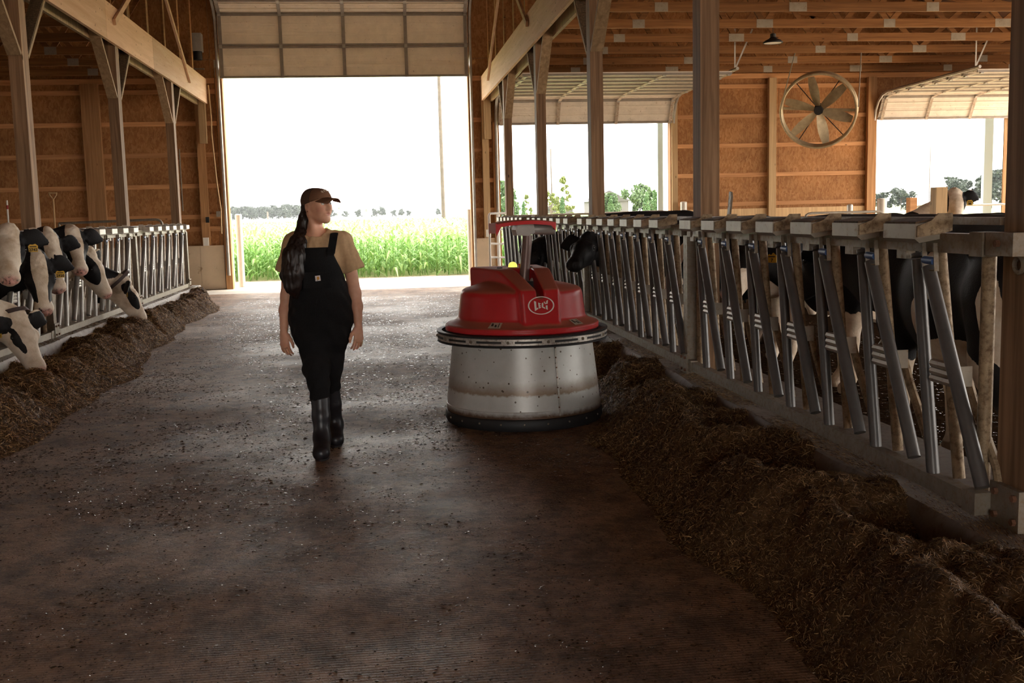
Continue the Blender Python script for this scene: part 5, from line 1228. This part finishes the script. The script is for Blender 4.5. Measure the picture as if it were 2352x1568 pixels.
feed_row(h_right, 1.15, 2.16, 1.6, 19.9, 170000, 'dark chopped feed heaped along the right curb with hollows eaten out', 21, 1.9)
feed_row(h_left, -3.36, -2.3, 5.0, 19.6, 70000, 'brown chopped feed heaped along the left curb', 22, 1.3, [tuple(1.75*c for c in p) for p in PAL])
# scraps on the curb tops and on the aisle floor
flat = lambda z: (lambda x, y: np.full(np.shape(x), z))
def scrap_layer(name, label, n, x0, x1, y0, y1, z, seed, near, sizes, pal, dens=None, mat='scrap'):
    r = np.random.default_rng(seed); y = y0+(y1-y0)*(r.random(n*3)**near); x = r.uniform(x0, x1, n*3)
    if dens is not None:
        k = r.random(n*3) < dens(x, y); x, y = x[k], y[k]
    x, y = x[:n], y[:n]; d = np.hypot(x, y)
    V, F, C = strands(len(x), (x, y), flat(z), *sizes, pal, seed, .22, .003)
    V = V.reshape(-1, 6, 3); cen = V.mean(1, keepdims=True); V = cen+(V-cen)*np.clip(d/5.0, .7, 1.05)[:,None,None]; V = V.reshape(-1, 3)
    org = np.array(((x0+x1)/2, (y0+y1)/2, z))
    o = link(name, np_mesh(name, V-org, F, M[mat], False, {'tint': C}), None, tuple(org)); return tag(o, label, 'feed', None, 'stuff')
PAL2 = PAL+[(.30,.22,.13), (.25,.17,.09)]
scrap_layer('feed_scraps', 'loose feed scraps lying on the right curb below the headlocks', 26000, XR-.17, XR+.05, 1.8, 19.9, .272, 31, 1.7, (.006,.036,.0016), PAL2, None, 'straw')
scrap_layer('feed_scraps', 'loose feed scraps lying on the left curb below the headlocks', 9000, XL-.05, XL+.19, 5.5, 19.9, .302, 32, 1.1, (.008,.05,.002), PAL2, None, 'straw')
def aisle_d(x, y):
    n = fnoise(x, y, 2.1, 41)*.6+fnoise(x, y, 6.5, 42)*.5
    return np.clip(.30+.9*n, .05, 1)*np.where((x > XL+.9) & (x < 1.4), 1, .5)
scrap_layer('floor_scraps', 'damp feed scraps scattered over the aisle floor', 120000, -2.7, 1.7, 1.9, 21.0, .0015, 33, 1.25, (.003,.019,.0014), [(.085,.052,.03), (.12,.075,.044), (.06,.036,.021), (.19,.13,.08), (.045,.028,.017)], aisle_d)
scrap_layer('glint_chips', 'pale straw and grain bits standing in for wet glints on the aisle floor', 5000, -2.6, 1.5, 1.9, 19.0, .0025, 34, 1.2, (.003,.016,.0013), [(.42,.32,.2), (.6,.52,.42), (.34,.24,.13)], aisle_d)  # pale colour stands in for wet glints among real straw and grain
# small clods of feed and dirt on the concrete
def clods(n, seed):
    r = np.random.default_rng(seed); y = 1.9+18*(r.random(n*3)**1.2); x = r.uniform(-2.6, 1.6, n*3); k = r.random(n*3) < aisle_d(x, y); x, y = x[k][:n], y[k][:n]; n = len(x)
    b = np.array([(1,0,0),(-1,0,0),(0,1,0),(0,-1,0),(0,0,1),(0,0,-.3)], float); s = (.0018+.0075*r.random(n)**3)*np.clip(np.hypot(x, y)/6, .8, 1.2)
    V = np.stack([x, y, np.full(n, .001)], 1)[:,None,:]+b[None]*s[:,None,None]*r.uniform(.6, 1.5, (n,6,1))*np.array((1.2,1.0,.35))
    f = np.array([(0,2,4),(2,1,4),(1,3,4),(3,0,4)]); F = (np.arange(n)[:,None,None]*6+f[None]).reshape(-1, 3)
    C = np.concatenate([np.array([(.075,.047,.028)])*r.uniform(.5,1.5,(n,1)), np.ones((n,1))], 1).repeat(6, 0)
    o = link('floor_crumbs', np_mesh('floor_crumbs', V.reshape(-1,3), F, M['scrap'], True, {'tint': C})); return tag(o, 'tiny dark crumbs strewn over the aisle concrete', 'feed', None, 'stuff')
clods(45000, 51)
# wet pen: churned slurry lumps behind the right headlocks
M['slurry'] = mat_plain('wet_slurry', (.02,.012,.007), .25, spec=.4)
def slurry():
    r = np.random.default_rng(61); n = 9000; y = 2.5+12*r.random(n)**1.5; x = r.uniform(XR+.5, XR+3.2, n); s = .004+.012*r.random(n)**2
    b = np.array([(1,0,0),(-1,0,0),(0,1,0),(0,-1,0),(0,0,1),(0,0,-.3)], float)
    V = np.stack([x, y, np.zeros(n)], 1)[:,None,:]+b[None]*s[:,None,None]*r.uniform(.6, 1.5, (n,6,1))*np.array((1.5,1.3,.35))
    f = np.array([(0,2,4),(2,1,4),(1,3,4),(3,0,4)]); F = (np.arange(n)[:,None,None]*6+f[None]).reshape(-1, 3)
    o = link('pen_slurry', np_mesh('pen_slurry', V.reshape(-1,3), F, M['slurry'])); tag(o, 'wet churned muck on the floor of the right pen', 'muck', None, 'stuff')
slurry()
# ================================================================ fittings in the barn
def fan():
    c = Vector((8.77, 20.6, 3.38)); ax = Vector((-.52, -1.0, -.30)).normalized(); R = .735
    t = thing('barn_fan', 'large round drum fan hanging in front of the sheathed far wall', 'fan', c)
    a = Vector((0,0,1)); sx = ax.cross(a).normalized(); uz = sx.cross(ax)
    def P(r, th, d): return c+sx*(r*math.cos(th))+uz*(r*math.sin(th))+ax*d
    n = 64; prof = [(R,.13), (R+.015,.12), (R+.005,-.12), (R+.02,-.14), (R-.03,-.14), (R-.035,.10), (R-.02,.13)]
    vs = [P(r, 2*math.pi*k/n, d) for k in range(n) for r, d in prof]; m = len(prof)
    part('drum', MB().add(vs, [(k*m+j, k*m+(j+1)%m, ((k+1)%n)*m+(j+1)%m, ((k+1)%n)*m+j) for k in range(n) for j in range(m)]), M['fanring'], t, 30)
    part('hub', MB().tube([c-ax*.06, c+ax*.07], .085, 20), M['dark'], t, 40)
    for k in range(6):
        th = 2*math.pi*k/6+.32; vs = []
        for i, r in enumerate(np.linspace(.09, R-.06, 6)):
            w = .045+.065*math.sin(math.pi*(.15+.75*i/5)); tw = .75-.45*i/5
            for s_ in (-1, 1):
                e = w*s_; o = P(r, th, 0); tn = -sx*math.sin(th)+uz*math.cos(th); q = tn*math.cos(tw)+ax*math.sin(tw); vs.append(o+q*e+ax*.003); vs.append(o+q*e-ax*.003)
        fs = []
        for i in range(5):
            b0 = i*4; fs += [(b0, b0+2, b0+6, b0+4), (b0+1, b0+5, b0+7, b0+3), (b0, b0+4, b0+5, b0+1), (b0+2, b0+3, b0+7, b0+6)]
        fs += [(0,1,3,2), (20,22,23,21)]
        part('blade', MB().add(vs, fs), M['fanblade'], t, 40)
    part('motor_bar', MB().beam(P(R-.03, .08, -.10), P(R-.03, math.pi+.08, -.10), .07, .05), M['fanring'], t)
    part('motor', MB().tube([c-ax*.06-sx*.0, c-ax*.22], .10, 16), M['dark'], t, 40)
    for th in (.9, 2.2, 4.0, 5.3): part('strut', MB().tube([P(.08, th, -.08), P(R-.03, th, -.10)], .010, 6), M['dark'], t)
    for s_ in (-1, 1):
        x = c+sx*(R+.02)*s_; part('hanger', MB().beam(x+uz*.02, Vector((x.x, 20.16, ZT+.02)), .035, .005, (0,1,0)), M['track'], t)
    return t
M['fanring'] = mat_plain('fan_ring_steel', (.46,.36,.22), .45, metal=.4, var=.2, scale=8, dirt=(.20,.12,.06), dirt_amt=.2)
M['fanblade'] = mat_plain('fan_blade', (.40,.32,.20), .5, metal=.3, var=.2, scale=10)
fan()
def bay_lamp(x, y, label, r=.16):
    t = thing('high_bay_lamp', label, 'lamp', (x, y, ZT-.25))
    part('housing', MB().lathe([(r*.25,.10),(r*.45,.07),(r*.8,.045),(r,.02),(r,.0),(r*.92,.0)], 28, (x, y, ZT-.25), cap=False), M['dark'], t, 40)
    part('lens', MB().lathe([(r*.92,.004),(.001,.002)], 28, (x, y, ZT-.25), cap=False), M['lens'], t)
    part('hook', MB().tube([(x, y, ZT-.155), (x, y, ZT-.002)], .006, 6), M['dark'], t)
    part('heat_sink', MB().lathe([(r*.3,.0),(r*.3,.05),(r*.12,.06)], 16, (x, y, ZT-.15)), M['dark'], t, 40)
M['lens'] = mat_plain('lamp_lens', (.80,.76,.68), .4)
bay_lamp(6.58, 17.34, 'black dome lamp hanging below the trusses, left of the fan')
# white gate, bollards, pipe rails
def pipe_thing(name, label, cat, pts_list, r, mat, grp=None, pn='pipe'):
    lo = min((Vector(p) for q in pts_list for p in q), key=lambda p: p.z)
    t = thing(name, label, cat, (lo.x, lo.y, lo.z), grp)
    for q in pts_list: part(pn, MB().tube(q, r, 10), mat, t, 45)
    return t
def bend(p0, p1, p2, r=.12, n=5):
    p0, p1, p2 = Vector(p0), Vector(p1), Vector(p2); a = p1+(p0-p1).normalized()*r; b_ = p1+(p2-p1).normalized()*r
    return [a*(1-t)**2+p1*2*t*(1-t)+b_*t*t for t in np.linspace(0, 1, n)]
M['gate'] = mat_plain('gate_paint', (.74,.70,.62), .45, var=.05)
gx, gy = 2.06, 20.15
pipe_thing('pipe_gate', 'white pipe gate beside the door end of the right headlocks', 'gate',
    [[(gx, gy, .32)]+bend((gx, gy, .32), (gx, gy, 1.49), (gx+.42, gy+.25, 1.49), .05)+[(gx+.42, gy+.25, 1.49)]]+[[(gx, gy, z), (gx+.42, gy+.25, z-.02)] for z in (1.20, .92, .66, .44)]+[[(gx+.17, gy+.1, .32), (gx+.17, gy+.1, 1.48)]], .021, M['gate'])
for x, y, h_, r, lab in ((-3.30, 23.98, 1.60, .075, 'pale steel bollard at the left side of the big door, outer one'), (-3.12, 24.25, 1.58, .075, 'pale steel bollard at the left side of the big door, inner one'), (2.02, 24.0, 1.58, .07, 'pale steel bollard at the right side of the big door'), (2.14, 23.7, 1.60, .05, 'slim pale pipe against the right door jamb'), (6.75, 23.2, 1.62, .075, 'pale pipe post at the right end of the side door'), (8.95, 19.5, 1.47, .055, 'slim white pipe post below the fan'), (10.58, 21.5, 1.58, .10, 'short round post at the left end of the far right opening'), (13.2, 21.0, 1.55, .10, 'round post behind the white cow')):
    tt = thing('bollard', lab, 'bollard', (x, y, 0)); part('pipe', MB().tube([(x, y, 0), (x, y, h_)], r, 18), M['bollard'], tt, 45); part('cap', MB().lathe([(r*1.02,h_-.02),(r*1.02,h_+.012),(r*.7,h_+.03)], 18, (x, y, 0)), M['bollard'], tt, 45)
pipe_thing('pipe_rail', 'bent pipe rail across the open side door', 'rail', [[(2.75, 22.7, 1.42), (6.05, 22.7, 1.45)]+bend((6.05, 22.7, 1.45), (6.27, 22.7, 1.45), (6.27, 22.7, .1), .15)+[(6.27, 22.7, .0)], [(4.5, 22.7, 0), (4.5, 22.7, 1.42)]], .024, M['galv_white'])
pipe_thing('pipe_rail', 'bent pipe rail along the sheathed wall below the fan', 'rail', [[(8.0, 19.4, 0)]+bend((8.0, 19.4, 0), (8.0, 19.4, 1.35), (9.7, 19.4, 1.35), .15)+[(9.4, 19.4, 1.35)]+bend((9.4, 19.4, 1.35), (9.6, 19.4, 1.35), (9.6, 19.4, .1), .15)+[(9.6, 19.4, 0)]], .024, M['galv_white'])
pipe_thing('pipe_rail', 'pale bent pipe rail in the far right opening', 'rail', [[(11.7, 22.3, 0)]+bend((11.7, 22.3, 0), (11.7, 22.3, 1.42), (13.8, 22.3, 1.42), .15)+bend((11.7, 22.3, 1.42), (14.0, 22.3, 1.42), (14.0, 22.3, .1), .2)+[(14.0, 22.3, 0)]], .024, M['galv_white'])
pipe_thing('pipe_rail', 'bent pipe rail behind the left headlocks below the sheathed wall', 'rail', [[(-5.9, 20.6, 1.50), (-4.2, 20.6, 1.53)]+bend((-4.2, 20.6, 1.53), (-4.05, 20.6, 1.53), (-4.05, 20.6, .1), .12)+[(-4.05, 20.6, 0)], [(-4.75, 20.6, 0), (-4.75, 20.6, 1.52)], [(-5.9, 20.6, 0), (-5.9, 20.6, 1.50)]], .024, M['galv'])
for x, y, h_, w, lab, mt in ((7.50, 13.6, 1.70, .16, 'squared wooden stub post in front of the white cow', 'lightstud'), (10.2, 19.5, 1.60, .14, 'short squared wooden post left of the white cow', 'girt')):
    tt = thing('stub_post', lab, 'post', (x, y, 0)); part('shaft', MB().box(x-w/2, x+w/2, y-.08, y+.08, 0, h_), M[mt], tt)
# tools leaning on the left part of the far wall
def shovel(x, y, label, grip, red=False):
    t = thing('shovel', label, 'shovel', (x, y, 0)); M_h = M['lightstud']
    part('shaft', MB().tube([(x, y, .45), (x+.01, y+.02, 2.0)], .019, 10), M['gate'] if red else M_h, t, 40)
    part('blade', MB().prism([(x-.12,y,.02), (x+.12,y,.02), (x+.12,y,.34), (x+.04,y,.45), (x-.04,y,.45), (x-.12,y,.34)], (0,.012,0)), M['galv'], t)
    if grip:
        part('grip', MB().tube([(x+.012, y+.02, 2.0), (x-.055, y+.02, 2.09), (x-.06, y+.02, 2.13)], .014, 8).tube([(x+.012, y+.02, 2.0), (x+.078, y+.02, 2.09), (x+.083, y+.02, 2.13)], .014, 8).tube([(x-.075, y+.02, 2.13), (x+.095, y+.02, 2.13)], .017, 8), M_h, t, 40)
    if red: part('red_band', MB().tube([(x+.009, y+.018, 1.82), (x+.01, y+.02, 1.90)], .0205, 10), M['redpaint'], t, 40)
M['redpaint'] = mat_plain('red_paint', (.35,.02,.02), .5)
shovel(-6.74, 23.2, 'wooden D-handled shovel against the left sheathed wall', True); shovel(-7.66, 23.2, 'white tool handle with red band against the left wall', False, True)
# electrical bits by the door
def boxy(name, label, cat, x, y, z, w, d_, h_, mat):
    tt = thing(name, label, cat, (x, y, z-h_/2)); part('case', MB().box(x-w/2, x+w/2, y-d_/2, y+d_/2, z-h_/2, z+h_/2), mat, tt); part('cover', MB().box(x-w*.42, x+w*.42, y-d_/2-.008, y-d_/2, z-h_*.42, z+h_*.42), mat, tt); return tt
boxy('socket_box', 'white outlet box low on the left door post', 'outlet', -3.70, 23.3, 1.04, .12, .05, .17, M['gate'])
boxy('switch_box', 'small dark control box with red button on the left door post', 'switch', -3.64, 23.28, 1.50, .07, .06, .12, M['dark'])
boxy('socket_box', 'grey junction box beside the left door track', 'outlet', -3.42, 23.36, 1.62, .08, .06, .12, M['galv_white'])
boxy('socket_box', 'grey junction box on the post row end, left wall', 'outlet', -4.24, 23.40, 1.65, .07, .05, .12, M['galv_white'])
boxy('socket_box', 'white outlet box on the right door post', 'outlet', 2.36, 23.3, 1.06, .11, .05, .16, M['gate'])
t_ = boxy('door_operator', 'door motor in the dark corner above the left header beam', 'motor', -3.62, 23.15, 5.15, .20, .25, .36, M['greypl']); part('gear_case', MB().tube([(-3.62, 23.15, 4.80), (-3.62, 23.15, 4.97)], .09, 12), M['dark'], t_, 40); part('strap', MB().box(-3.72, -3.50, 23.05, 23.12, 4.60, 4.62), M['galv'], t_)
tag(part('door_rope', MB().tube([(-3.46, 23.25, 4.3), (-3.44, 23.25, 3.6), (-3.45, 23.25, 3.3), (-3.40, 23.25, 2.3), (-3.36, 23.25, 1.85), (-3.345, 23.25, 1.70), (-3.36, 23.25, 1.2)], .014, 8), M['ropem'] if 'ropem' in M else M['lightstud'], None, 50), 'pale rope hanging down beside the left door track', 'rope')
tag(part('conduit', MB().tube([(-4.16, 23.42, 1.7), (-4.16, 23.42, 3.0)], .014, 8), M['galv'], None, 45), 'thin steel conduit on the left sheathed wall', 'conduit')
M['teal'] = mat_plain('pale_blue_trim', (.42,.52,.54), .6)
for x0, x1 in ((6.38, 6.50), (14.36, 14.58)): s_tag(part('trim_1', MB().box(x0, x1, 24.0, 24.1, 0, 3.5), M['teal']))

# ================================================================ field and horizon
def mat_leaf(name, c1, c2, trans=.35):
    m, nt, b = newmat(name); oi = nt.nodes.new('ShaderNodeObjectInfo'); co = coords(nt, (1,1,1), 'World'); n1 = N(nt, 'ShaderNodeTexNoise', Scale=1.7, Detail=5.0); L(nt, co, n1.inputs['Vector'])
    r = ramp(nt, n1.outputs['Fac'], [(.32, c1), (.68, c2)]); L(nt, r.outputs[0], b.inputs['Base Color']); b.inputs['Roughness'].default_value = .45; b.inputs['Specular IOR Level'].default_value = .4
    tb = N(nt, 'ShaderNodeBsdfTranslucent'); L(nt, r.outputs[0], tb.inputs['Color']); ms = N(nt, 'ShaderNodeMixShader'); ms.inputs[0].default_value = trans
    L(nt, b.outputs[0], ms.inputs[1]); L(nt, tb.outputs[0], ms.inputs[2]); L(nt, ms.outputs[0], nt.nodes['Material Output'].inputs['Surface']); return m
M['corn'] = mat_leaf('corn_leaf', (.15,.31,.065), (.33,.50,.19)); M['treeleaf'] = mat_leaf('tree_leaf', (.050,.092,.036), (.095,.150,.060), .25); M['arbor'] = mat_leaf('arborvitae_leaf', (.055,.12,.04), (.095,.17,.06), .2); M['yellowleaf'] = mat_leaf('yellow_green_leaf', (.11,.14,.03), (.17,.20,.055), .3)
M['woodleaf'] = mat_leaf('distant_wood_leaf', (.016,.027,.019), (.032,.046,.030), .15)
M['bark'] = mat_plain('tree_bark', (.12,.09,.06), .9, var=.3, scale=3)
def corn_block(pos, leaves, seg, seed, hscale=1.0, wid=.032):
    r = np.random.default_rng(seed); n = len(pos); k = leaves; H = (1.18+.30*r.random(n))*hscale
    base = np.repeat(pos, k, 0); hh = np.repeat(H, k); li = np.tile(np.arange(k), n)
    az = np.repeat(r.uniform(0, 2*math.pi, n), k)+li*math.pi+r.normal(0, .5, n*k)
    z0 = hh*(.08+.80*(li+r.uniform(-.3,.3,n*k))/k); ln = (.42+.38*r.random(n*k))*np.where(li > k-3, .75, 1.0); el = r.uniform(.75, 1.25, n*k); dr = r.uniform(1.0, 2.3, n*k)
    dirx, diry = np.cos(az), np.sin(az); V = []
    for i in range(seg+1):
        s_ = i/seg; out = ln*s_*np.cos(el)*(1+.2*s_)+0; up = ln*(np.sin(el)*s_-dr*.5*s_*s_); w = wid*(1-.0*s_)*np.sin(math.pi*min(.98, .18+.82*s_)) if s_ < 1 else 0*ln
        w = wid*math.sin(math.pi*(.16+.84*s_)) if i < seg else .001
        c = np.stack([base[:,0]+dirx*out, base[:,1]+diry*out, z0+up], 1); sd = np.stack([-diry, dirx, np.zeros(n*k)], 1)*w
        V.append(c-sd); V.append(c+sd)
    V = np.stack(V, 1); m = 2*(seg+1); F = []
    ii = np.arange(n*k)*m
    for i in range(seg): F.append(np.stack([ii+2*i, ii+2*i+1, ii+2*i+3, ii+2*i+2], 1))
    F = np.concatenate(F); V = V.reshape(-1, 3)
    # stalks: three-sided prisms as quads
    sv = []; a = np.array([0, 2.09, 4.19])
    for j in range(3):
        sv.append(np.stack([pos[:,0]+.013*np.cos(a[j]), pos[:,1]+.013*np.sin(a[j]), np.zeros(n)], 1)); sv.append(np.stack([pos[:,0]+.007*np.cos(a[j]), pos[:,1]+.007*np.sin(a[j]), H*.70], 1))
    S = np.stack(sv, 1).reshape(-1, 3); b0 = len(V)+np.arange(n)*6; FS = np.concatenate([np.stack([b0+2*j, b0+2*((j+1)%3), b0+2*((j+1)%3)+1, b0+2*j+1], 1) for j in range(3)])
    return np.concatenate([V, S]), np.concatenate([F, FS])
r_ = np.random.default_rng(71); P1 = []
for y in np.arange(26.4, 35, .36): 
    for x in np.arange(-6.6, 4.9, .21): P1.append((x+r_.normal(0,.05), y+r_.normal(0,.07), 0))
V, F = corn_block(np.array(P1), 10, 4, 72)
tag(link('corn_stand', np_mesh('corn_stand', V, F, M['corn'], True)), 'bright green corn growing just outside the big door', 'corn', None, 'stuff')
P2 = []
for y in np.arange(35.3, 95, .95):
    for x in np.arange(-.30*y, .21*y, .30): P2.append((x+r_.normal(0,.1), y+r_.normal(0,.2), 0))
V, F = corn_block(np.array(P2), 6, 3, 73, 1.03, .05)
tag(link('corn_field', np_mesh('corn_field', V, F, M['corn'], True)), 'farther rows of the corn field running to the horizon', 'corn', None, 'stuff')
# far canopy of the field: one rough surface at leaf height
gx_, gy_ = np.meshgrid(np.linspace(-1, 1, 60), np.linspace(95, 420, 70), indexing='ij'); X_ = gx_*gy_*.22-gy_*.06
Z_ = 1.12+.10*np.sin(gy_*2.1+X_)*np.sin(X_*1.3)+.05*np.sin(X_*3.7); Vv = np.stack([X_, gy_, Z_], 2).reshape(-1,3); i, j = np.meshgrid(np.arange(59), np.arange(69), indexing='ij'); q = (i*70+j).ravel()
tag(link('field_canopy', np_mesh('field_canopy', Vv, np.stack([q, q+70, q+71, q+1], 1), M['corn'])), 'distant pale green crop canopy below the tree line', 'field', None, 'stuff')

def crown_mesh(name, kind, seed, n):
    """leaf cards on a cloud of boughs; unit height 1"""
    r = np.random.default_rng(seed)
    if kind in ('round', 'wood'):
        bl = np.stack([r.normal(0,.20,26), r.normal(0,.20,26), .58+r.normal(0,.17,26)], 1); br = r.uniform(.09,.19,26)
    elif kind == 'column':
        zz = np.linspace(.06,.96,22); bl = np.stack([r.normal(0,.02,22), r.normal(0,.02,22), zz], 1); br = .115*np.sin(np.pi*np.clip(zz*.85+.13,0,1))**.8+.015
    else:
        zz = r.uniform(.2,.98,30); s_ = (1-zz)*.28+.03; a = r.uniform(0,6.28,30); bl = np.stack([s_*np.cos(a), s_*np.sin(a), zz], 1); br = r.uniform(.03,.07,30)
    k = r.integers(0, len(bl), n); d = r.normal(0,1,(n,3)); d /= np.linalg.norm(d, axis=1)[:,None]; c = bl[k]+d*(br[k]*r.random(n)**.35)[:,None]; c[:,2] = np.clip(c[:,2], .04, 1)
    s_ = {'round': .042, 'column': .026, 'airy': .024, 'wood': .05}[kind]*r.uniform(.6,1.4,n)[:,None]; a = r.normal(0,1,(n,3)); a /= np.linalg.norm(a,axis=1)[:,None]; b_ = np.cross(a, r.normal(0,1,(n,3))); b_ /= np.linalg.norm(b_,axis=1)[:,None]
    V = np.stack([c-a*s_, c+b_*s_*.6, c+a*s_, c-b_*s_*.6], 1).reshape(-1,3); F = np.arange(n*4).reshape(-1,4)
    return V, F
CR = {}
for kd, mt, nn in (('round','treeleaf',3600), ('column','arbor',2600), ('airy','yellowleaf',1500), ('wood','woodleaf',3600)):
    for v in range(2):
        V, F = crown_mesh('crown', kd, 80+v, nn); CR[kd, v] = np_mesh('crown', V, F, M[mt], False)
TRK = MB().tube([(0,0,0), (.005,.0,.3), (-.004,.004,.6)], [.020,.014,.006], 7)
for k in range(5):
    a = k*1.3; TRK.tube([(0,0,.26+.06*k), (.12*math.cos(a), .12*math.sin(a), .44+.07*k)], [.008,.003], 5)
TRK = TRK.mesh('trunk', (0,0,0), 40); TRK.materials.append(M['bark'])
def tree(kind, x, y, h_, w, label, grp, i):
    t = thing('tree', label, 'tree', (x, y, 0), grp)
    o = link('crown', CR[kind, i % 2], t, (0,0,0), (0,0,i*1.7), (h_*w, h_*w, h_)); link('trunk', TRK, t, (0,0,0), (0,0,i), (h_, h_, h_))
    return t
# wooded horizon left of the person, thin hedge trees right of her
HZ = 'trees on the hazy horizon'
for i, (x, h_) in enumerate(zip(np.linspace(-101, -53, 15), [8.5,9,9.6,8.8,9.2,9.8,8.9,9.3,8.7,9.1,9.5,9.0,9.9,10.3,9.4])):
    tree('wood', x, 690+6*(i % 3), h_*1.0, 1.15, 'hazy tree of the wood on the horizon left of the woman', HZ+' left of the woman', i)
for i, (x, h_, kd) in enumerate(((-31,6,'round'), (-26.5,7.5,'airy'), (-22,5,'round'), (-14,6.2,'round'), (-9,7,'airy'), (-3,6.4,'round'), (1.5,7,'round'), (9,5.2,'round'), (14,5.6,'round'), (19,4.6,'round'), (38,5.2,'round'))):
    tree('wood' if kd == 'round' else kd, x, 700+5*(i % 2), h_, .9, 'small hazy tree on the horizon between the woman and the utility pole', HZ+' right of the woman', i)
# trees of the farmstead seen through the side door
D2 = [('column',12.7,2.9,.9,'leftmost narrow evergreen seen through the side door'), ('column',14.2,2.5,.75,'small narrow evergreen left of the thin pole outside the side door'), ('column',18.6,2.95,.8,'narrow evergreen just right of the thin pole outside the side door'), ('column',20.9,2.9,.75,'narrow evergreen behind the middle post of the side door'), ('column',21.6,2.8,.75,'narrow evergreen hugging the right side of the middle post'),
      ('column',23.7,2.9,.8,'narrow evergreen right of the grey house'), ('column',25.9,3.1,.85,'narrow evergreen in the middle of the right pane of the side door'), ('column',27.6,3.35,.8,'tall narrow evergreen, left of a pair near the right jamb'), ('column',28.2,3.3,.8,'tall narrow evergreen, right of a pair near the right jamb'), ('column',29.9,3.2,.8,'narrow evergreen against the right jamb of the side door'),
      ('round',13.0,4.6,.8,'leafy tree behind the farthest right post outside the side door'), ('airy',15.7,3.3,1.0,'low yellow-green tree outside the side door, left pane'), ('airy',17.4,4.0,.9,'slim yellow-green tree left of the thin pole'), ('airy',19.4,5.0,1.0,'tallest airy yellow-green tree outside the side door'), ('round',24.9,3.2,.9,'rounded grey-green tree right of the middle post'), ('round',26.8,4.1,.9,'broad leafy tree outside the right pane of the side door'), ('airy',28.4,4.4,.9,'airy young tree near the right jamb of the side door')]
for i, (kd, x, h_, w, lab) in enumerate(D2): tree(kd, x, 108+3*(i % 3)-(6 if kd == 'column' else 0), h_*1.02, w, lab, 'farmstead trees', i)
for i, (x, h_, w, lab) in enumerate(((98.5,3.6,1.3,'low shrubby tree at the left of the far right opening'), (104.5,4.6,1.3,'hazy round tree in the middle of the far right opening'), (113.5,6.2,1.0,'hazy tall tree left of the cow in the far right opening'), (117,5.9,1.0,'hazy tree right behind the white cow'), (121.5,7.4,1.25,'largest hazy tree in the far right opening'), (129,6.2,1.3,'hazy tree at the right jamb of the far right opening'))):
    tree('wood', x, 200+4*(i % 2), h_, w, lab, 'trees beyond the far right opening', i)
# small grey house among them
def house(x, y, w, d_, h_, label):
    t = thing('house', label, 'house', (x, y, 0)); part('walls', MB().box(x-w/2, x+w/2, y-d_/2, y+d_/2, 0, h_), M['housew'], t)
    part('roof', MB().prism([(x-w*.56, y-d_*.55, h_), (x+w*.56, y-d_*.55, h_), (x, y-d_*.55, h_+w*.28)], (0, d_*1.1, 0)), M['houser'], t)
    for k in (-1, 1): part('window', MB().box(x+k*w*.22-.25, x+k*w*.22+.25, y-d_/2-.03, y-d_/2, h_*.35, h_*.75), M['dark'], t)
M['housew'] = mat_plain('house_siding', (.085,.08,.077), .8); M['houser'] = mat_plain('house_roof', (.05,.047,.045), .8)
house(20.3, 122, 3.4, 3, 1.7, 'small grey house behind the evergreens outside the side door'); house(29.0, 135, 5, 4, 2.6, 'grey roofed house behind the leafy trees near the right jamb')
# poles and wires
def pole(x, y, h_, r, label, arm=0):
    t = thing('utility_pole', label, 'pole', (x, y, 0)); part('shaft', MB().tube([(x, y, 0), (x-.03*h_*.1, y, h_)], [r, r*.7], 10), M['polew'], t, 40)
    if arm: part('crossarm', MB().box(x-arm, x+arm, y-.06, y+.06, h_-.6, h_-.48), M['polew'], t)
    return t
M['polew'] = mat_plain('grey_pole_wood', (.085,.066,.052), .8, var=.25, scale=4)
pole(4.75, 80, 16, .16, 'tall utility pole in the corn seen through the big door', 1.1); pole(18.2, 112, 8.1, .09, 'thin pole among the evergreens outside the side door'); pole(108.3, 200, 12.4, .12, 'thin pale pole in the far right opening'); pole(-66.5, 650, 5.5, .6, 'pale mast in front of the wood left of the woman')
def wire(pts, label): tag(part('wire', MB().tube(pts, .012, 5), M['dark']), label, 'wire')
def sag(a, b_, s_, n=12): return [Vector(a)*(1-t)+Vector(b_)*t-Vector((0,0,s_*4*t*(1-t))) for t in np.linspace(0, 1, n)]
wire(sag((-16, 80, 6.3), (4.7, 80, 7.6), .25), 'thin overhead wire left of the utility pole'); wire(sag((4.75, 80, 7.6), (32, 80, 7.1), .2), 'thin overhead wire right of the utility pole'); wire(sag((60, 150, 8.2), (110, 150, 9.4), .3), 'thin overhead wire in the far right opening')
# morning haze lying over the fields
def haze():
    m = bpy.data.materials.new('field_haze'); m.use_nodes = True; nt = m.node_tree; nt.nodes.remove(nt.nodes['Principled BSDF'])
    v = N(nt, 'ShaderNodeVolumeScatter'); v.inputs['Color'].default_value = (.90,.96,1,1); v.inputs['Density'].default_value = .00011; v.inputs['Anisotropy'].default_value = .35
    L(nt, v.outputs[0], nt.nodes['Material Output'].inputs['Volume'])
    o = part('haze', MB().box(-330, 420, 45, 880, .2, 55), m); tag(o, 'thin white haze over the distant fields and trees', 'haze', None, 'stuff')
haze()
